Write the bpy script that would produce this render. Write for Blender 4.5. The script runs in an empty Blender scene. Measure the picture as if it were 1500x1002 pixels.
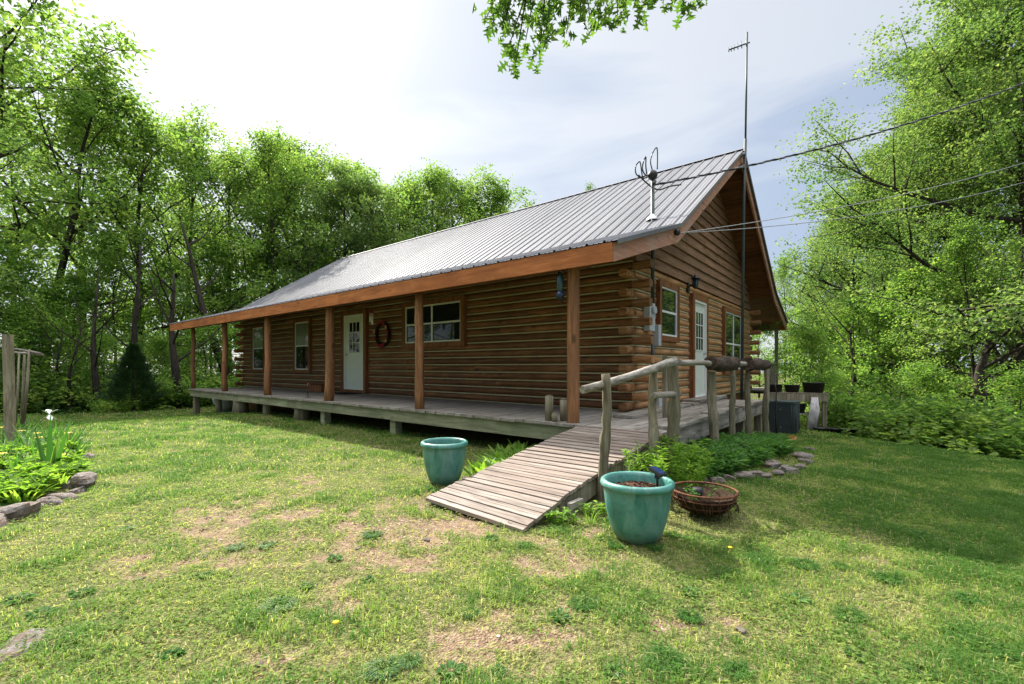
import bpy, math, random
import numpy as np
from mathutils import Vector, Matrix
R = math.radians
rng = np.random.default_rng(7)
random.seed(7)
COL = bpy.context.scene.collection

# ------------------------------------------------------------------ camera frame
F, CXP, HY = 666.7, 750.0, 536.5
TH = R(38.85); S, C = math.sin(TH), math.cos(TH)
ZC = 1.30
def W(px, depth, z=0.0):
    t = (px-CXP)/F
    lat = t*depth
    return Vector((-S*depth+C*lat, C*depth+S*lat, z))
def G(px, py, z=0.0):
    for _ in range(6):
        p = W(px, F*(ZC-z)/(py-HY), z); z = float(gz(p.x, p.y))
    return p

# ------------------------------------------------------------------ numpy noise
def _hash(i, j, s):
    n = (i*374761393 + j*668265263 + s*1442695041) & 0x7fffffff
    n = ((n ^ (n >> 13))*1274126177) & 0x7fffffff
    return ((n ^ (n >> 16)) & 0xffff)/65535.0
def vnoise(x, y, s=0):
    xi = np.floor(x).astype(np.int64); yi = np.floor(y).astype(np.int64)
    xf = x-xi; yf = y-yi
    u = xf*xf*(3-2*xf); v = yf*yf*(3-2*yf)
    a = _hash(xi, yi, s); b = _hash(xi+1, yi, s); c = _hash(xi, yi+1, s); d = _hash(xi+1, yi+1, s)
    return (a*(1-u)+b*u)*(1-v)+(c*(1-u)+d*u)*v
def fbm(x, y, s=0, o=4):
    r = 0; a = .5; t = 0
    for k in range(o):
        r = r+a*vnoise(x*2**k+k*17.3, y*2**k-k*9.1, s+k); t += a; a *= .5
    return r/t
def sstep(a, b, x):
    t = np.clip((x-a)/(b-a), 0, 1); return t*t*(3-2*t)

# ------------------------------------------------------------------ terrain height
def gz(x, y):
    x = np.asarray(x, float); y = np.asarray(y, float)
    z = 0.03*np.ones_like(x+y)
    z = z-.40*sstep(-12.5, -19.5, x)*sstep(-2, 3, y)
    z = z+.12*np.exp(-((x+1.4)**2/1.6+(y-6.0)**2/5.0))
    z = z-.20*sstep(6.0, 12.0, y)*sstep(-3.4, -1.8, x)
    q = (x+1)*.62+(y-11.3)*.78
    side = sstep(-3.5, -1.5, x)
    z = z-side*.20*np.clip(q, 0, 22)*sstep(0, 3, q)
    q2 = -(x+21)
    z = z-.10*np.clip(q2, 0, 25)*sstep(0, 4, q2)
    q3 = y-19
    z = z-.10*np.clip(q3, 0, 25)*sstep(0, 4, q3)*(1-side)
    z = z+.05*(fbm(x*.35, y*.35, 3, 3)-.5)
    return z
def gz1(x, y): return float(gz(x, y))
BARE = []
for (px, py, r, a) in ((620, 790, .75, .65), (560, 760, .5, .55), (690, 760, .5, .5), (740, 860, .45, .25), (290, 765, .5, .55), (320, 800, .5, .5), (200, 850, .4, .35), (240, 930, .25, .55),
                       (430, 715, .6, .35), (640, 730, .4, .4), (840, 800, .35, .45), (860, 880, .3, .25), (1080, 930, .2, .35), (480, 870, .4, .25), (680, 940, .35, .15), (830, 960, .25, .2), (560, 640, .7, .3), (1180, 870, .25, .25)):
    p = G(px, py); BARE.append((p.x, p.y, r, a))
def bare(x, y):
    b = np.zeros_like(x)
    for (cx, cy, r, a) in BARE:
        b += a*np.exp(-((x-cx)**2+(y-cy)**2)/(r*r))
    n = fbm(x*1.6, y*1.6, 11, 4); n2 = fbm(x*6, y*6, 21, 3)
    near = np.exp(-((x+1.8)**2+(y-1.8)**2)/14.0)
    n3 = fbm(x*17, y*17, 23, 2)
    v = b*.95+(n-.5)*1.15+(n2-.5)*1.2+(n3-.5)*.7+near*.24
    return sstep(.47, 1.15, v)
def woods(x, y):
    n = fbm(x*.5, y*.5, 31, 3)-.5
    q = (x+1)*.62+(y-11.3)*.78
    w = np.maximum(sstep(-20.0, -22.0, x+n*1.5), sstep(.6, 1.8, q+n)*sstep(-3.6, -2.2, x))
    w = np.maximum(w, sstep(19, 21, y))
    return w

# ------------------------------------------------------------------ materials
def newmat(name):
    m = bpy.data.materials.new(name); m.use_nodes = True
    nt = m.node_tree; nt.nodes.clear()
    out = nt.nodes.new('ShaderNodeOutputMaterial')
    return m, nt, out
def nd(nt, t, **kw):
    n = nt.nodes.new(t)
    for k, v in kw.items():
        if k in n.inputs.keys() if isinstance(k, str) else False: n.inputs[k].default_value = v
        else: setattr(n, k, v)
    return n
def ramp(nt, fac, stops, interp='LINEAR'):
    r = nt.nodes.new('ShaderNodeValToRGB'); r.color_ramp.interpolation = interp
    el = r.color_ramp.elements
    while len(el) < len(stops): el.new(.5)
    for e, (p, c) in zip(el, stops):
        e.position = p; e.color = (c[0], c[1], c[2], 1) if not isinstance(c, (int, float)) else (c, c, c, 1)
    nt.links.new(fac, r.inputs[0]); return r.outputs[0]
def mixc(nt, fac, a, b, mode='MIX'):
    m = nt.nodes.new('ShaderNodeMix'); m.data_type = 'RGBA'; m.blend_type = mode
    for sock, v in ((0, fac), (6, a), (7, b)):
        if hasattr(v, 'is_output') or isinstance(v, bpy.types.NodeSocket): nt.links.new(v, m.inputs[sock])
        elif isinstance(v, (int, float)): m.inputs[sock].default_value = v if sock == 0 else (v, v, v, 1)
        else: m.inputs[sock].default_value = (*v, 1)
    return m.outputs[2]
def mth(nt, op, a, b=0.0, clamp=False):
    m = nt.nodes.new('ShaderNodeMath'); m.operation = op; m.use_clamp = clamp
    for i, v in ((0, a), (1, b)):
        if isinstance(v, bpy.types.NodeSocket): nt.links.new(v, m.inputs[i])
        else: m.inputs[i].default_value = v
    return m.outputs[0]
def coords(nt, scale=(1, 1, 1), rndoff=True):
    tc = nt.nodes.new('ShaderNodeTexCoord')
    mp = nt.nodes.new('ShaderNodeMapping'); mp.inputs['Scale'].default_value = scale
    nt.links.new(tc.outputs['Object'], mp.inputs[0])
    if not rndoff: return mp.outputs[0]
    at = nt.nodes.new('ShaderNodeAttribute'); at.attribute_name = 'rnd'
    va = nt.nodes.new('ShaderNodeVectorMath'); va.operation = 'MULTIPLY_ADD'
    nt.links.new(at.outputs['Color'], va.inputs[0]); va.inputs[1].default_value = (91, 53, 37); nt.links.new(mp.outputs[0], va.inputs[2])
    return va.outputs[0]
def noise(nt, vec, scale, detail=4, rough=.55, dist=0.0):
    n = nt.nodes.new('ShaderNodeTexNoise'); n.inputs['Scale'].default_value = scale; n.inputs['Detail'].default_value = detail
    n.inputs['Roughness'].default_value = rough; n.inputs['Distortion'].default_value = dist
    nt.links.new(vec, n.inputs['Vector']); return n.outputs['Fac']
def bsdf(nt, out, col, rough=.7, spec=.3, metal=0.0, bump=None, bstr=.3, bdist=.01, **kw):
    p = nt.nodes.new('ShaderNodeBsdfPrincipled')
    for k, v in (('Base Color', col), ('Roughness', rough), ('Specular IOR Level', spec), ('Metallic', metal)):
        if isinstance(v, bpy.types.NodeSocket): nt.links.new(v, p.inputs[k])
        elif isinstance(v, (int, float)): p.inputs[k].default_value = v
        else: p.inputs[k].default_value = (*v, 1)
    for k, v in kw.items(): p.inputs[k].default_value = v
    if bump is not None:
        b = nt.nodes.new('ShaderNodeBump'); b.inputs['Strength'].default_value = bstr; b.inputs['Distance'].default_value = bdist
        nt.links.new(bump, b.inputs['Height']); nt.links.new(b.outputs[0], p.inputs['Normal'])
    nt.links.new(p.outputs[0], out.inputs[0]); return p
def rndattr(nt):
    at = nt.nodes.new('ShaderNodeAttribute'); at.attribute_name = 'rnd'; return at.outputs['Fac']

def wood(name, dark, mid, light, axis=0, grain=1.0, rough=.65, knots=True, vary=.5, spec=.25, weather=None, wamt=.5):
    m, nt, out = newmat(name)
    sc = [9, 9, 9]; sc[axis] = .7
    v = coords(nt, [s*grain for s in sc])
    n1 = noise(nt, v, 1.6, 6, .65, .6)
    n2 = noise(nt, v, 6.0, 4, .6)
    f = mth(nt, 'MULTIPLY_ADD', n2, .35); nt.nodes[-1].inputs[2].default_value = 0
    f = mth(nt, 'ADD', mth(nt, 'MULTIPLY', n1, .7), mth(nt, 'MULTIPLY', n2, .3))
    col = ramp(nt, f, ((.37, dark), (.5, mid), (.63, light)))
    ra = rndattr(nt)
    col = mixc(nt, 1.0, col, ramp(nt, ra, ((0, 1-.55*vary), (1, 1+.55*vary))), 'MULTIPLY')
    if knots:
        sk = [1, 1, 1]; sk[axis] = .45
        vk = coords(nt, sk)
        vo = nt.nodes.new('ShaderNodeTexVoronoi'); vo.inputs['Scale'].default_value = 4.2; nt.links.new(vk, vo.inputs['Vector'])
        k = ramp(nt, vo.outputs['Distance'], ((.07, 1), (.16, 0)))
        col = mixc(nt, mth(nt, 'MULTIPLY', k, .75), col, [c*.35 for c in dark])
    s4 = [16, 16, 16]; s4[axis] = .35
    n4 = noise(nt, coords(nt, s4), 1.0, 2, .5)
    col = mixc(nt, mth(nt, 'MULTIPLY', ramp(nt, n4, ((.488, 0), (.5, 1), (.512, 0))), .65), col, [c*.3 for c in dark])
    if weather is not None:
        vw = coords(nt, (1, 1, 1), False)
        nw = noise(nt, vw, 1.3, 6, .7)
        col = mixc(nt, mth(nt, 'MULTIPLY', ramp(nt, nw, ((.42, 0), (.62, 1))), wamt), col, weather)
    bsdf(nt, out, col, rough, spec, bump=f, bstr=.5, bdist=.006)
    return m
def plain(name, col, rough=.6, spec=.4, metal=0.0, var=.15, scale=8, bumps=.0):
    m, nt, out = newmat(name)
    v = coords(nt, (1, 1, 1), False)
    n = noise(nt, v, scale, 5, .6)
    c = mixc(nt, 1.0, col, ramp(nt, n, ((.3, 1-var), (.7, 1+var))), 'MULTIPLY')
    bsdf(nt, out, c, rough, spec, metal, bump=n if bumps else None, bstr=bumps)
    return m
def leafmat(name, a, b, c, trans=.45, rough=.5, spec=.25):
    m, nt, out = newmat(name)
    ra = rndattr(nt)
    col = ramp(nt, ra, ((0, a), (.5, b), (1, c)))
    p = nt.nodes.new('ShaderNodeBsdfPrincipled'); nt.links.new(col, p.inputs['Base Color'])
    p.inputs['Roughness'].default_value = rough; p.inputs['Specular IOR Level'].default_value = spec
    t = nt.nodes.new('ShaderNodeBsdfTranslucent')
    tcx = mixc(nt, 1.0, col, (1.9, 2.0, 1.0), 'MULTIPLY'); nt.links.new(tcx, t.inputs[0])
    mx = nt.nodes.new('ShaderNodeMixShader'); mx.inputs[0].default_value = trans
    nt.links.new(p.outputs[0], mx.inputs[1]); nt.links.new(t.outputs[0], mx.inputs[2]); nt.links.new(mx.outputs[0], out.inputs[0])
    return m

M = {}
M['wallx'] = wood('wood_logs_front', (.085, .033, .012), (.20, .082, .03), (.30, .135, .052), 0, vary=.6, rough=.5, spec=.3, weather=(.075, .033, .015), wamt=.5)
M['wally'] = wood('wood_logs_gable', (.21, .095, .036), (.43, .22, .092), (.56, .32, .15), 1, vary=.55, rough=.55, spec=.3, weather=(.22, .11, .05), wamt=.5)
M['ends'] = wood('wood_log_ends', (.12, .052, .02), (.30, .14, .058), (.46, .26, .12), 0, vary=.6)
M['sidey'] = wood('wood_gable_siding', (.13, .062, .03), (.24, .125, .066), (.34, .195, .11), 1, vary=.35, weather=(.22, .14, .09), wamt=.45)
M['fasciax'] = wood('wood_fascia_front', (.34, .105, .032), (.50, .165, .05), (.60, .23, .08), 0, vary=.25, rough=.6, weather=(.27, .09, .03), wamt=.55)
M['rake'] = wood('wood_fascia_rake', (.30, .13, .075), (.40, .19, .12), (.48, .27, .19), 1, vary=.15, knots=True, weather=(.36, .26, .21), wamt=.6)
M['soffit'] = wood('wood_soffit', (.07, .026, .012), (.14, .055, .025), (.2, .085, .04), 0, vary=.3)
M['postz'] = wood('wood_porch_post', (.14, .06, .027), (.30, .135, .058), (.44, .22, .105), 2, vary=.25, rough=.6, weather=(.16, .075, .035), wamt=.6)
M['casing'] = wood('wood_casing', (.12, .045, .018), (.2, .08, .03), (.28, .12, .05), 2, vary=.2)
M['deck'] = wood('wood_deck_grey', (.16, .135, .11), (.27, .245, .21), (.38, .35, .31), 1, vary=.35, rough=.8, weather=(.2, .17, .13), wamt=.5)
M['skirt'] = wood('wood_skirt_green', (.17, .17, .10), (.28, .28, .17), (.36, .36, .24), 0, vary=.25, rough=.8, weather=(.14, .16, .09), wamt=.5)
M['ramp'] = wood('wood_ramp', (.10, .078, .062), (.215, .175, .145), (.35, .30, .255), 0, vary=.35, rough=.8, weather=(.25, .18, .14), wamt=.4)
M['grey'] = wood('wood_grey_log', (.09, .07, .045), (.225, .19, .13), (.36, .32, .24), 2, vary=.3, rough=.9, weather=(.13, .125, .07), wamt=.55)
M['greyy'] = wood('wood_grey_rail', (.11, .095, .075), (.25, .225, .185), (.40, .37, .32), 1, vary=.3, rough=.85)
M['stump'] = wood('wood_bark_log', (.02, .014, .01), (.06, .04, .028), (.13, .09, .065), 1, grain=1.5, vary=.3, rough=.95)
M['chink'] = plain('chinking', (.42, .385, .235), .8, .2)
M['white'] = plain('white_trim', (.72, .74, .70), .45, .4, var=.04)
M['doorw'] = plain('door_paint', (.62, .66, .58), .4, .4, var=.04)
M['black'] = plain('black_metal', (.012, .012, .012), .4, .4)
M['blackpl'] = plain('black_plastic', (.018, .018, .018), .5, .4)
M['galv'] = plain('galvanised', (.42, .44, .45), .35, .5, .7, var=.2)
M['conduit'] = plain('grey_conduit', (.045, .062, .06), .5, .4, .1, var=.15)
M['boxgrey'] = plain('grey_box', (.42, .45, .47), .45, .4, var=.08)
M['terra'] = plain('terracotta', (.34, .12, .055), .8, .2)
M['hose'] = plain('orange_hose', (.36, .19, .06), .5, .4)
M['tank'] = plain('white_tank', (.55, .57, .56), .4, .4, var=.1, scale=3)
M['acbody'] = plain('ac_grey', (.035, .042, .046), .55, .4)
M['cable'] = plain('black_cable', (.02, .02, .022), .5, .4)
M['wire'] = plain('pale_wire', (.35, .35, .36), .5, .4)
M['pink'] = plain('pink_petals', (.28, .035, .05), .7, .2, var=.4, scale=20)
M['peach'] = plain('peach_petals', (.7, .32, .2), .7, .2, var=.3, scale=20)
M['vine'] = plain('dark_vine', (.03, .018, .012), .9, .2)
M['rust'] = plain('rusty_iron', (.13, .055, .03), .9, .2, var=.5, scale=25, bumps=.6)
M['coco'] = plain('coco_liner', (.04, .025, .016), 1, .1, var=.6, scale=40, bumps=1)
M['blue'] = plain('blue_glass', (.01, .025, .08), .15, .6)
M['teal2'] = plain('teal_glass', (.012, .045, .045), .2, .6)
M['petalw'] = plain('white_petals', (.85, .85, .9), .6, .3, var=.05)
M['yellow'] = plain('yellow_petals', (.8, .55, .03), .6, .3, var=.1)
M['mat'] = plain('doormat', (.025, .022, .02), .95, .1, var=.5, scale=40)
M['rubber'] = plain('bag_pale', (.5, .46, .45), .7, .3, var=.4, scale=7)

def m_glass():
    m, nt, out = newmat('window_glass')
    v = coords(nt, (1, 1, 1), False)
    n = noise(nt, v, 1.2, 2)
    bsdf(nt, out, ramp(nt, n, ((.3, (.006, .009, .008)), (.7, (.02, .026, .022)))), .03, .5)
    return m
M['glass'] = m_glass()
def m_curtain():
    m, nt, out = newmat('glass_with_curtain')
    v = coords(nt, (1, 1, 1), False)
    w = noise(nt, v, 3.0, 2); mp = coords(nt, (26, 26, .6), False); f = noise(nt, mp, 1.0, 2)
    p = bsdf(nt, out, ramp(nt, f, ((.35, (.10, .13, .09)), (.65, (.22, .26, .18)))), .35, .6)
    p.inputs['Coat Weight'].default_value = 1; p.inputs['Coat Roughness'].default_value = .02
    return m
M['curtain'] = m_curtain()
def m_roof():
    m, nt, out = newmat('roof_metal')
    v = coords(nt, (3.2, .16, .16), False)
    n = noise(nt, v, 2.2, 6, .7); n2 = noise(nt, coords(nt, (1, 1, 1), False), 14, 4, .7)
    c = ramp(nt, n, ((.3, (.115, .115, .125)), (.5, (.165, .165, .176)), (.72, (.215, .21, .212))))
    c = mixc(nt, mth(nt, 'MULTIPLY', ramp(nt, n2, ((.58, 0), (.75, 1))), .25), c, (.30, .24, .22))
    c = mixc(nt, 1.0, c, ramp(nt, rndattr(nt), ((0, .88), (1, 1.10))), 'MULTIPLY')
    bsdf(nt, out, c, .62, .3, .0)
    return m
M['roof'] = m_roof()
def m_pot():
    m, nt, out = newmat('teal_glaze')
    v = coords(nt, (1, 1, 1), False)
    n = noise(nt, v, 5, 6, .7, .5); n2 = noise(nt, coords(nt, (1, 1, .35), False), 9, 5, .7, 1.0)
    c = ramp(nt, n, ((.3, (.022, .115, .095)), (.5, (.05, .20, .165)), (.72, (.10, .285, .24))))
    c = mixc(nt, mth(nt, 'MULTIPLY', ramp(nt, n2, ((.46, 0), (.66, 1))), .6), c, (.20, .34, .29))
    gx = nt.nodes.new('ShaderNodeSeparateXYZ'); tcp = nt.nodes.new('ShaderNodeTexCoord'); nt.links.new(tcp.outputs['Object'], gx.inputs[0])
    sp_ = ramp(nt, mth(nt, 'ADD', mth(nt, 'MULTIPLY', gx.outputs['Z'], 2.2), mth(nt, 'MULTIPLY', n, .35)), ((.16, .8), (.42, 0)))
    c = mixc(nt, sp_, c, (.13, .10, .06))
    bsdf(nt, out, c, ramp(nt, n2, ((.4, .28), (.7, .6))), .5, bump=n, bstr=.25)
    return m
M['pot'] = m_pot()
def m_soil():
    m, nt, out = newmat('potting_soil')
    v = coords(nt, (1, 1, 1), False)
    vo = nt.nodes.new('ShaderNodeTexVoronoi'); vo.inputs['Scale'].default_value = 70; nt.links.new(v, vo.inputs['Vector'])
    c = mixc(nt, .55, ramp(nt, noise(nt, v, 30, 4), ((.3, (.05, .025, .015)), (.7, (.22, .12, .08)))), vo.outputs['Color'], 'MULTIPLY')
    bsdf(nt, out, c, .95, .1, bump=vo.outputs['Distance'], bstr=1, bdist=.02)
    return m
M['soil'] = m_soil()
def m_rock():
    m, nt, out = newmat('field_stone')
    v = coords(nt, (1, 1, 1), True)
    n = noise(nt, v, 6, 8, .7); n2 = noise(nt, v, 2, 4, .6)
    c = ramp(nt, n, ((.3, (.09, .08, .07)), (.5, (.24, .21, .19)), (.7, (.40, .36, .33))))
    c = mixc(nt, mth(nt, 'MULTIPLY', ramp(nt, n2, ((.42, 0), (.62, 1))), .6), c, (.17, .10, .06))
    bsdf(nt, out, c, .9, .2, bump=n, bstr=.9, bdist=.03)
    return m
M['rock'] = m_rock()
def m_bark():
    m, nt, out = newmat('tree_bark')
    v = coords(nt, (1, 1, .22), False)
    n = noise(nt, v, 14, 6, .7, .4)
    c = ramp(nt, n, ((.3, (.016, .013, .010)), (.6, (.065, .054, .043)), (.8, (.13, .115, .095))))
    bsdf(nt, out, c, .95, .1, bump=n, bstr=1, bdist=.03)
    return m
M['bark'] = m_bark()
def m_ground():
    m, nt, out = newmat('lawn_ground')
    v = coords(nt, (1, 1, 1), False)
    at = nt.nodes.new('ShaderNodeAttribute'); at.attribute_name = 'bare'
    aw = nt.nodes.new('ShaderNodeAttribute'); aw.attribute_name = 'woods'
    n = noise(nt, v, 2.5, 6, .65); nf = noise(nt, v, 30, 6, .7); ng = noise(nt, v, 90, 3, .7)
    vo = nt.nodes.new('ShaderNodeTexVoronoi'); vo.inputs['Scale'].default_value = 75; nt.links.new(v, vo.inputs['Vector'])
    grass = ramp(nt, nf, ((.3, (.045, .06, .015)), (.5, (.125, .135, .045)), (.7, (.28, .235, .12))))
    dirt = ramp(nt, nf, ((.3, (.13, .085, .05)), (.5, (.24, .165, .105)), (.7, (.38, .29, .20))))
    peb = mixc(nt, ramp(nt, vo.outputs['Distance'], ((.10, .55), (.4, 0))), dirt, ramp(nt, vo.outputs['Color'], ((0, (.15, .09, .06)), (.5, (.36, .25, .18)), (1, (.55, .47, .40)))))
    b = ramp(nt, mth(nt, 'ADD', at.outputs['Fac'], mth(nt, 'MULTIPLY', mth(nt, 'SUBTRACT', ng, .5), .9)), ((.2, 0), (.75, 1)))
    c = mixc(nt, b, grass, peb)
    litter = ramp(nt, nf, ((.3, (.03, .03, .012)), (.5, (.07, .075, .025)), (.72, (.13, .11, .05))))
    c = mixc(nt, aw.outputs['Fac'], c, litter)
    h = mth(nt, 'ADD', mth(nt, 'MULTIPLY', nf, .6), mth(nt, 'MULTIPLY', vo.outputs['Distance'], -.5))
    bsdf(nt, out, c, .95, .1, bump=h, bstr=1, bdist=.03)
    return m
M['ground'] = m_ground()
M['grass'] = leafmat('grass_blades', (.08, .165, .038), (.215, .285, .072), (.44, .40, .22), .45, .7, .08)
M['leaf'] = leafmat('oak_foliage', (.065, .13, .038), (.125, .205, .055), (.23, .29, .085), .6, .5, .2)
M['leafp'] = leafmat('pale_foliage', (.055, .115, .036), (.105, .17, .055), (.215, .26, .10), .5, .5, .2)
M['leafd'] = leafmat('understory_foliage', (.065, .14, .038), (.13, .225, .055), (.24, .31, .085), .6, .5, .2)
M['leafb'] = leafmat('bright_foliage', (.08, .17, .02), (.14, .25, .035), (.24, .32, .06), .5)
M['cedar'] = leafmat('cedar_foliage', (.015, .04, .015), (.025, .06, .022), (.045, .085, .026), .2)
M['bed'] = leafmat('bed_foliage', (.03, .09, .02), (.06, .155, .03), (.12, .22, .05), .4)
M['oakn'] = leafmat('near_oak_leaves', (.045, .105, .02), (.085, .165, .03), (.14, .22, .05), .42, .4, .35)

# ------------------------------------------------------------------ mesh building
def link(o, parent=None):
    COL.objects.link(o)
    if parent is not None: o.parent = parent
    return o
def rootloc(p):
    v = Vector((0, 0, 0))
    while p is not None: v += p.location; p = p.parent
    return v
def np_mesh(name, V, faces, mats, attr=None, parent=None, smooth=False, midx=None):
    """faces: list of (k-gon index arrays (n,k))"""
    me = bpy.data.meshes.new(name)
    V = np.asarray(V, np.float32)
    me.vertices.add(len(V)); me.vertices.foreach_set('co', V.ravel())
    tot = [np.full(len(f), f.shape[1], np.int32) for f in faces]
    lt = np.concatenate(tot); li = np.concatenate([f.ravel() for f in faces]).astype(np.int32)
    ls = np.concatenate([[0], np.cumsum(lt)[:-1]]).astype(np.int32)
    me.loops.add(len(li)); me.loops.foreach_set('vertex_index', li)
    me.polygons.add(len(lt)); me.polygons.foreach_set('loop_start', ls)
    try: me.polygons.foreach_set('loop_total', lt)
    except Exception: pass
    if midx is not None: me.polygons.foreach_set('material_index', np.asarray(midx, np.int32))
    me.polygons.foreach_set('use_smooth', np.full(len(lt), smooth))
    if attr is not None:
        for k, a in attr.items():
            at = me.attributes.new(k, 'FLOAT', 'POINT'); at.data.foreach_set('value', np.asarray(a, np.float32))
    for m in (mats if isinstance(mats, (list, tuple)) else [mats]): me.materials.append(m)
    me.update(calc_edges=True); me.validate()
    return link(bpy.data.objects.new(name, me), parent)

class MB:
    def __init__(s): s.v = []; s.f = []; s.m = []; s.r = []; s.cur = 0; s.sm = []
    def add(s, vs, fs, rnd=None, mat=None, smooth=False):
        b = len(s.v); r = random.random() if rnd is None else rnd
        s.v += [tuple(v) for v in vs]; s.r += [r]*len(vs)
        for f in fs: s.f.append([i+b for i in f]); s.m.append(s.cur if mat is None else mat); s.sm.append(smooth)
        return s
    def box(s, x0, x1, y0, y1, z0, z1, rnd=None, mat=None, mtx=None):
        vs = [(x, y, z) for x in (x0, x1) for y in (y0, y1) for z in (z0, z1)]
        if mtx is not None: vs = [mtx @ Vector(v) for v in vs]
        return s.add(vs, [(0, 1, 3, 2), (4, 6, 7, 5), (0, 4, 5, 1), (2, 3, 7, 6), (0, 2, 6, 4), (1, 5, 7, 3)], rnd, mat)
    def prism(s, pts, axis, a0, a1, rnd=None, mat=None, smooth=False):
        """pts 2D outline in the two other axes; extruded along axis from a0 to a1"""
        def mk(p, a):
            q = list(p); q.insert(axis, a); return tuple(q)
        n = len(pts)
        vs = [mk(p, a0) for p in pts]+[mk(p, a1) for p in pts]
        fs = [tuple(range(n))[::-1], tuple(range(n, 2*n))]+[(i, (i+1) % n, n+(i+1) % n, n+i) for i in range(n)]
        return s.add(vs, fs, rnd, mat, smooth)
    def tube(s, path, radii, n=10, caps=True, rnd=None, mat=None, wob=0.0):
        P = [Vector(p) for p in path]
        if isinstance(radii, (int, float)): radii = [radii]*len(P)
        vs = []; up = Vector((0.13, 0.21, 1)).normalized()
        for i, p in enumerate(P):
            d = (P[min(i+1, len(P)-1)]-P[max(i-1, 0)]).normalized()
            a = d.cross(up)
            if a.length < .15: a = d.cross(Vector((1, 0, 0)))
            a.normalize(); b = d.cross(a).normalized()
            for k in range(n):
                t = 2*math.pi*k/n; r = radii[i]*(1+wob*(random.random()-.5))
                vs.append(p+a*math.cos(t)*r+b*math.sin(t)*r)
        fs = [(i*n+k, i*n+(k+1) % n, (i+1)*n+(k+1) % n, (i+1)*n+k) for i in range(len(P)-1) for k in range(n)]
        s.add(vs, fs, rnd, mat, True)
        if caps:
            b = len(s.v)-len(vs)
            for f in (list(range(n))[::-1], list(range((len(P)-1)*n, len(P)*n))):
                s.f.append([i+b for i in f]); s.m.append(s.cur if mat is None else mat); s.sm.append(False)
        return s
    def lathe(s, prof, n=32, c=(0, 0, 0), rnd=None, mat=None, sx=1, sy=1):
        vs = [(c[0]+r*math.cos(2*math.pi*k/n)*sx, c[1]+r*math.sin(2*math.pi*k/n)*sy, c[2]+z) for r, z in prof for k in range(n)]
        fs = [(i*n+k, i*n+(k+1) % n, (i+1)*n+(k+1) % n, (i+1)*n+k) for i in range(len(prof)-1) for k in range(n)]
        return s.add(vs, fs, rnd, mat, True)
    def build(s, name, mats, parent=None, label=None):
        me = bpy.data.meshes.new(name)
        off = rootloc(parent)
        me.from_pydata([(v[0]-off.x, v[1]-off.y, v[2]-off.z) for v in s.v], [], s.f)
        me.polygons.foreach_set('material_index', s.m)
        me.polygons.foreach_set('use_smooth', s.sm)
        at = me.attributes.new('rnd', 'FLOAT', 'POINT'); at.data.foreach_set('value', s.r)
        for m in (mats if isinstance(mats, (list, tuple)) else [mats]): me.materials.append(m)
        me.update()
        o = link(bpy.data.objects.new(name, me), parent)
        if label: o['label'] = label
        return o
def tag(o, label=None, cat=None, group=None, kind=None):
    if label: o['label'] = label
    if cat: o['category'] = cat
    if group: o['group'] = group
    if kind: o['kind'] = kind
    return o
def thing(name, label, cat, loc=(0, 0, 0), group=None):
    o = link(bpy.data.objects.new(name, None)); o.location = loc
    return tag(o, label, cat, group)
def kids(o): return [c for c in bpy.data.objects if c.parent == o]
def dup(o, loc=None, rz=None, sc=None, label=None, group=None, _ch=None):
    c = o.copy(); COL.objects.link(c)
    if loc is not None: c.location = loc
    if rz is not None: c.rotation_euler.z = rz
    if sc is not None: c.scale = (sc, sc, sc) if isinstance(sc, (int, float)) else sc
    if label: c['label'] = label
    if group: c['group'] = group
    for ch in o.children:
        d = ch.copy(); COL.objects.link(d); d.parent = c
        for g in ch.children:
            e = g.copy(); COL.objects.link(e); e.parent = d
    return c

DZ = .55   # deck top
# ================================================================== GROUND
def build_ground():
    def axis(lo, hi, c0, c1, st):
        a = list(np.arange(c0, c1+1e-6, st)); s = st; v = c1
        while v < hi: s *= 1.22; v += s; a.append(v)
        s = st; v = c0; l = []
        while v > lo: s *= 1.22; v -= s; l.append(v)
        return np.array(l[::-1]+a)
    xs = axis(-420, 420, -14, 4, .085); ys = axis(-420, 420, -.5, 12, .085)
    X, Y = np.meshgrid(xs, ys, indexing='ij'); x = X.ravel(); y = Y.ravel()
    b = bare(x, y); w = woods(x, y)
    z = gz(x, y)+.022*(fbm(x*3, y*3, 5, 4)-.5)-.012*b+.012*(fbm(x*12, y*12, 6, 2)-.5)
    nx, ny = len(xs), len(ys)
    i = np.arange(nx-1)[:, None]*ny+np.arange(ny-1)[None, :]
    i = i.ravel(); f = np.stack([i, i+ny, i+ny+1, i+1], 1)
    o = np_mesh('ground', np.stack([x, y, z], 1), [f], M['ground'], {'bare': b, 'woods': w}, smooth=True)
    tag(o, 'patchy green lawn with bare reddish dirt, falling away under the woods', None, None, 'structure')
build_ground()

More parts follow.
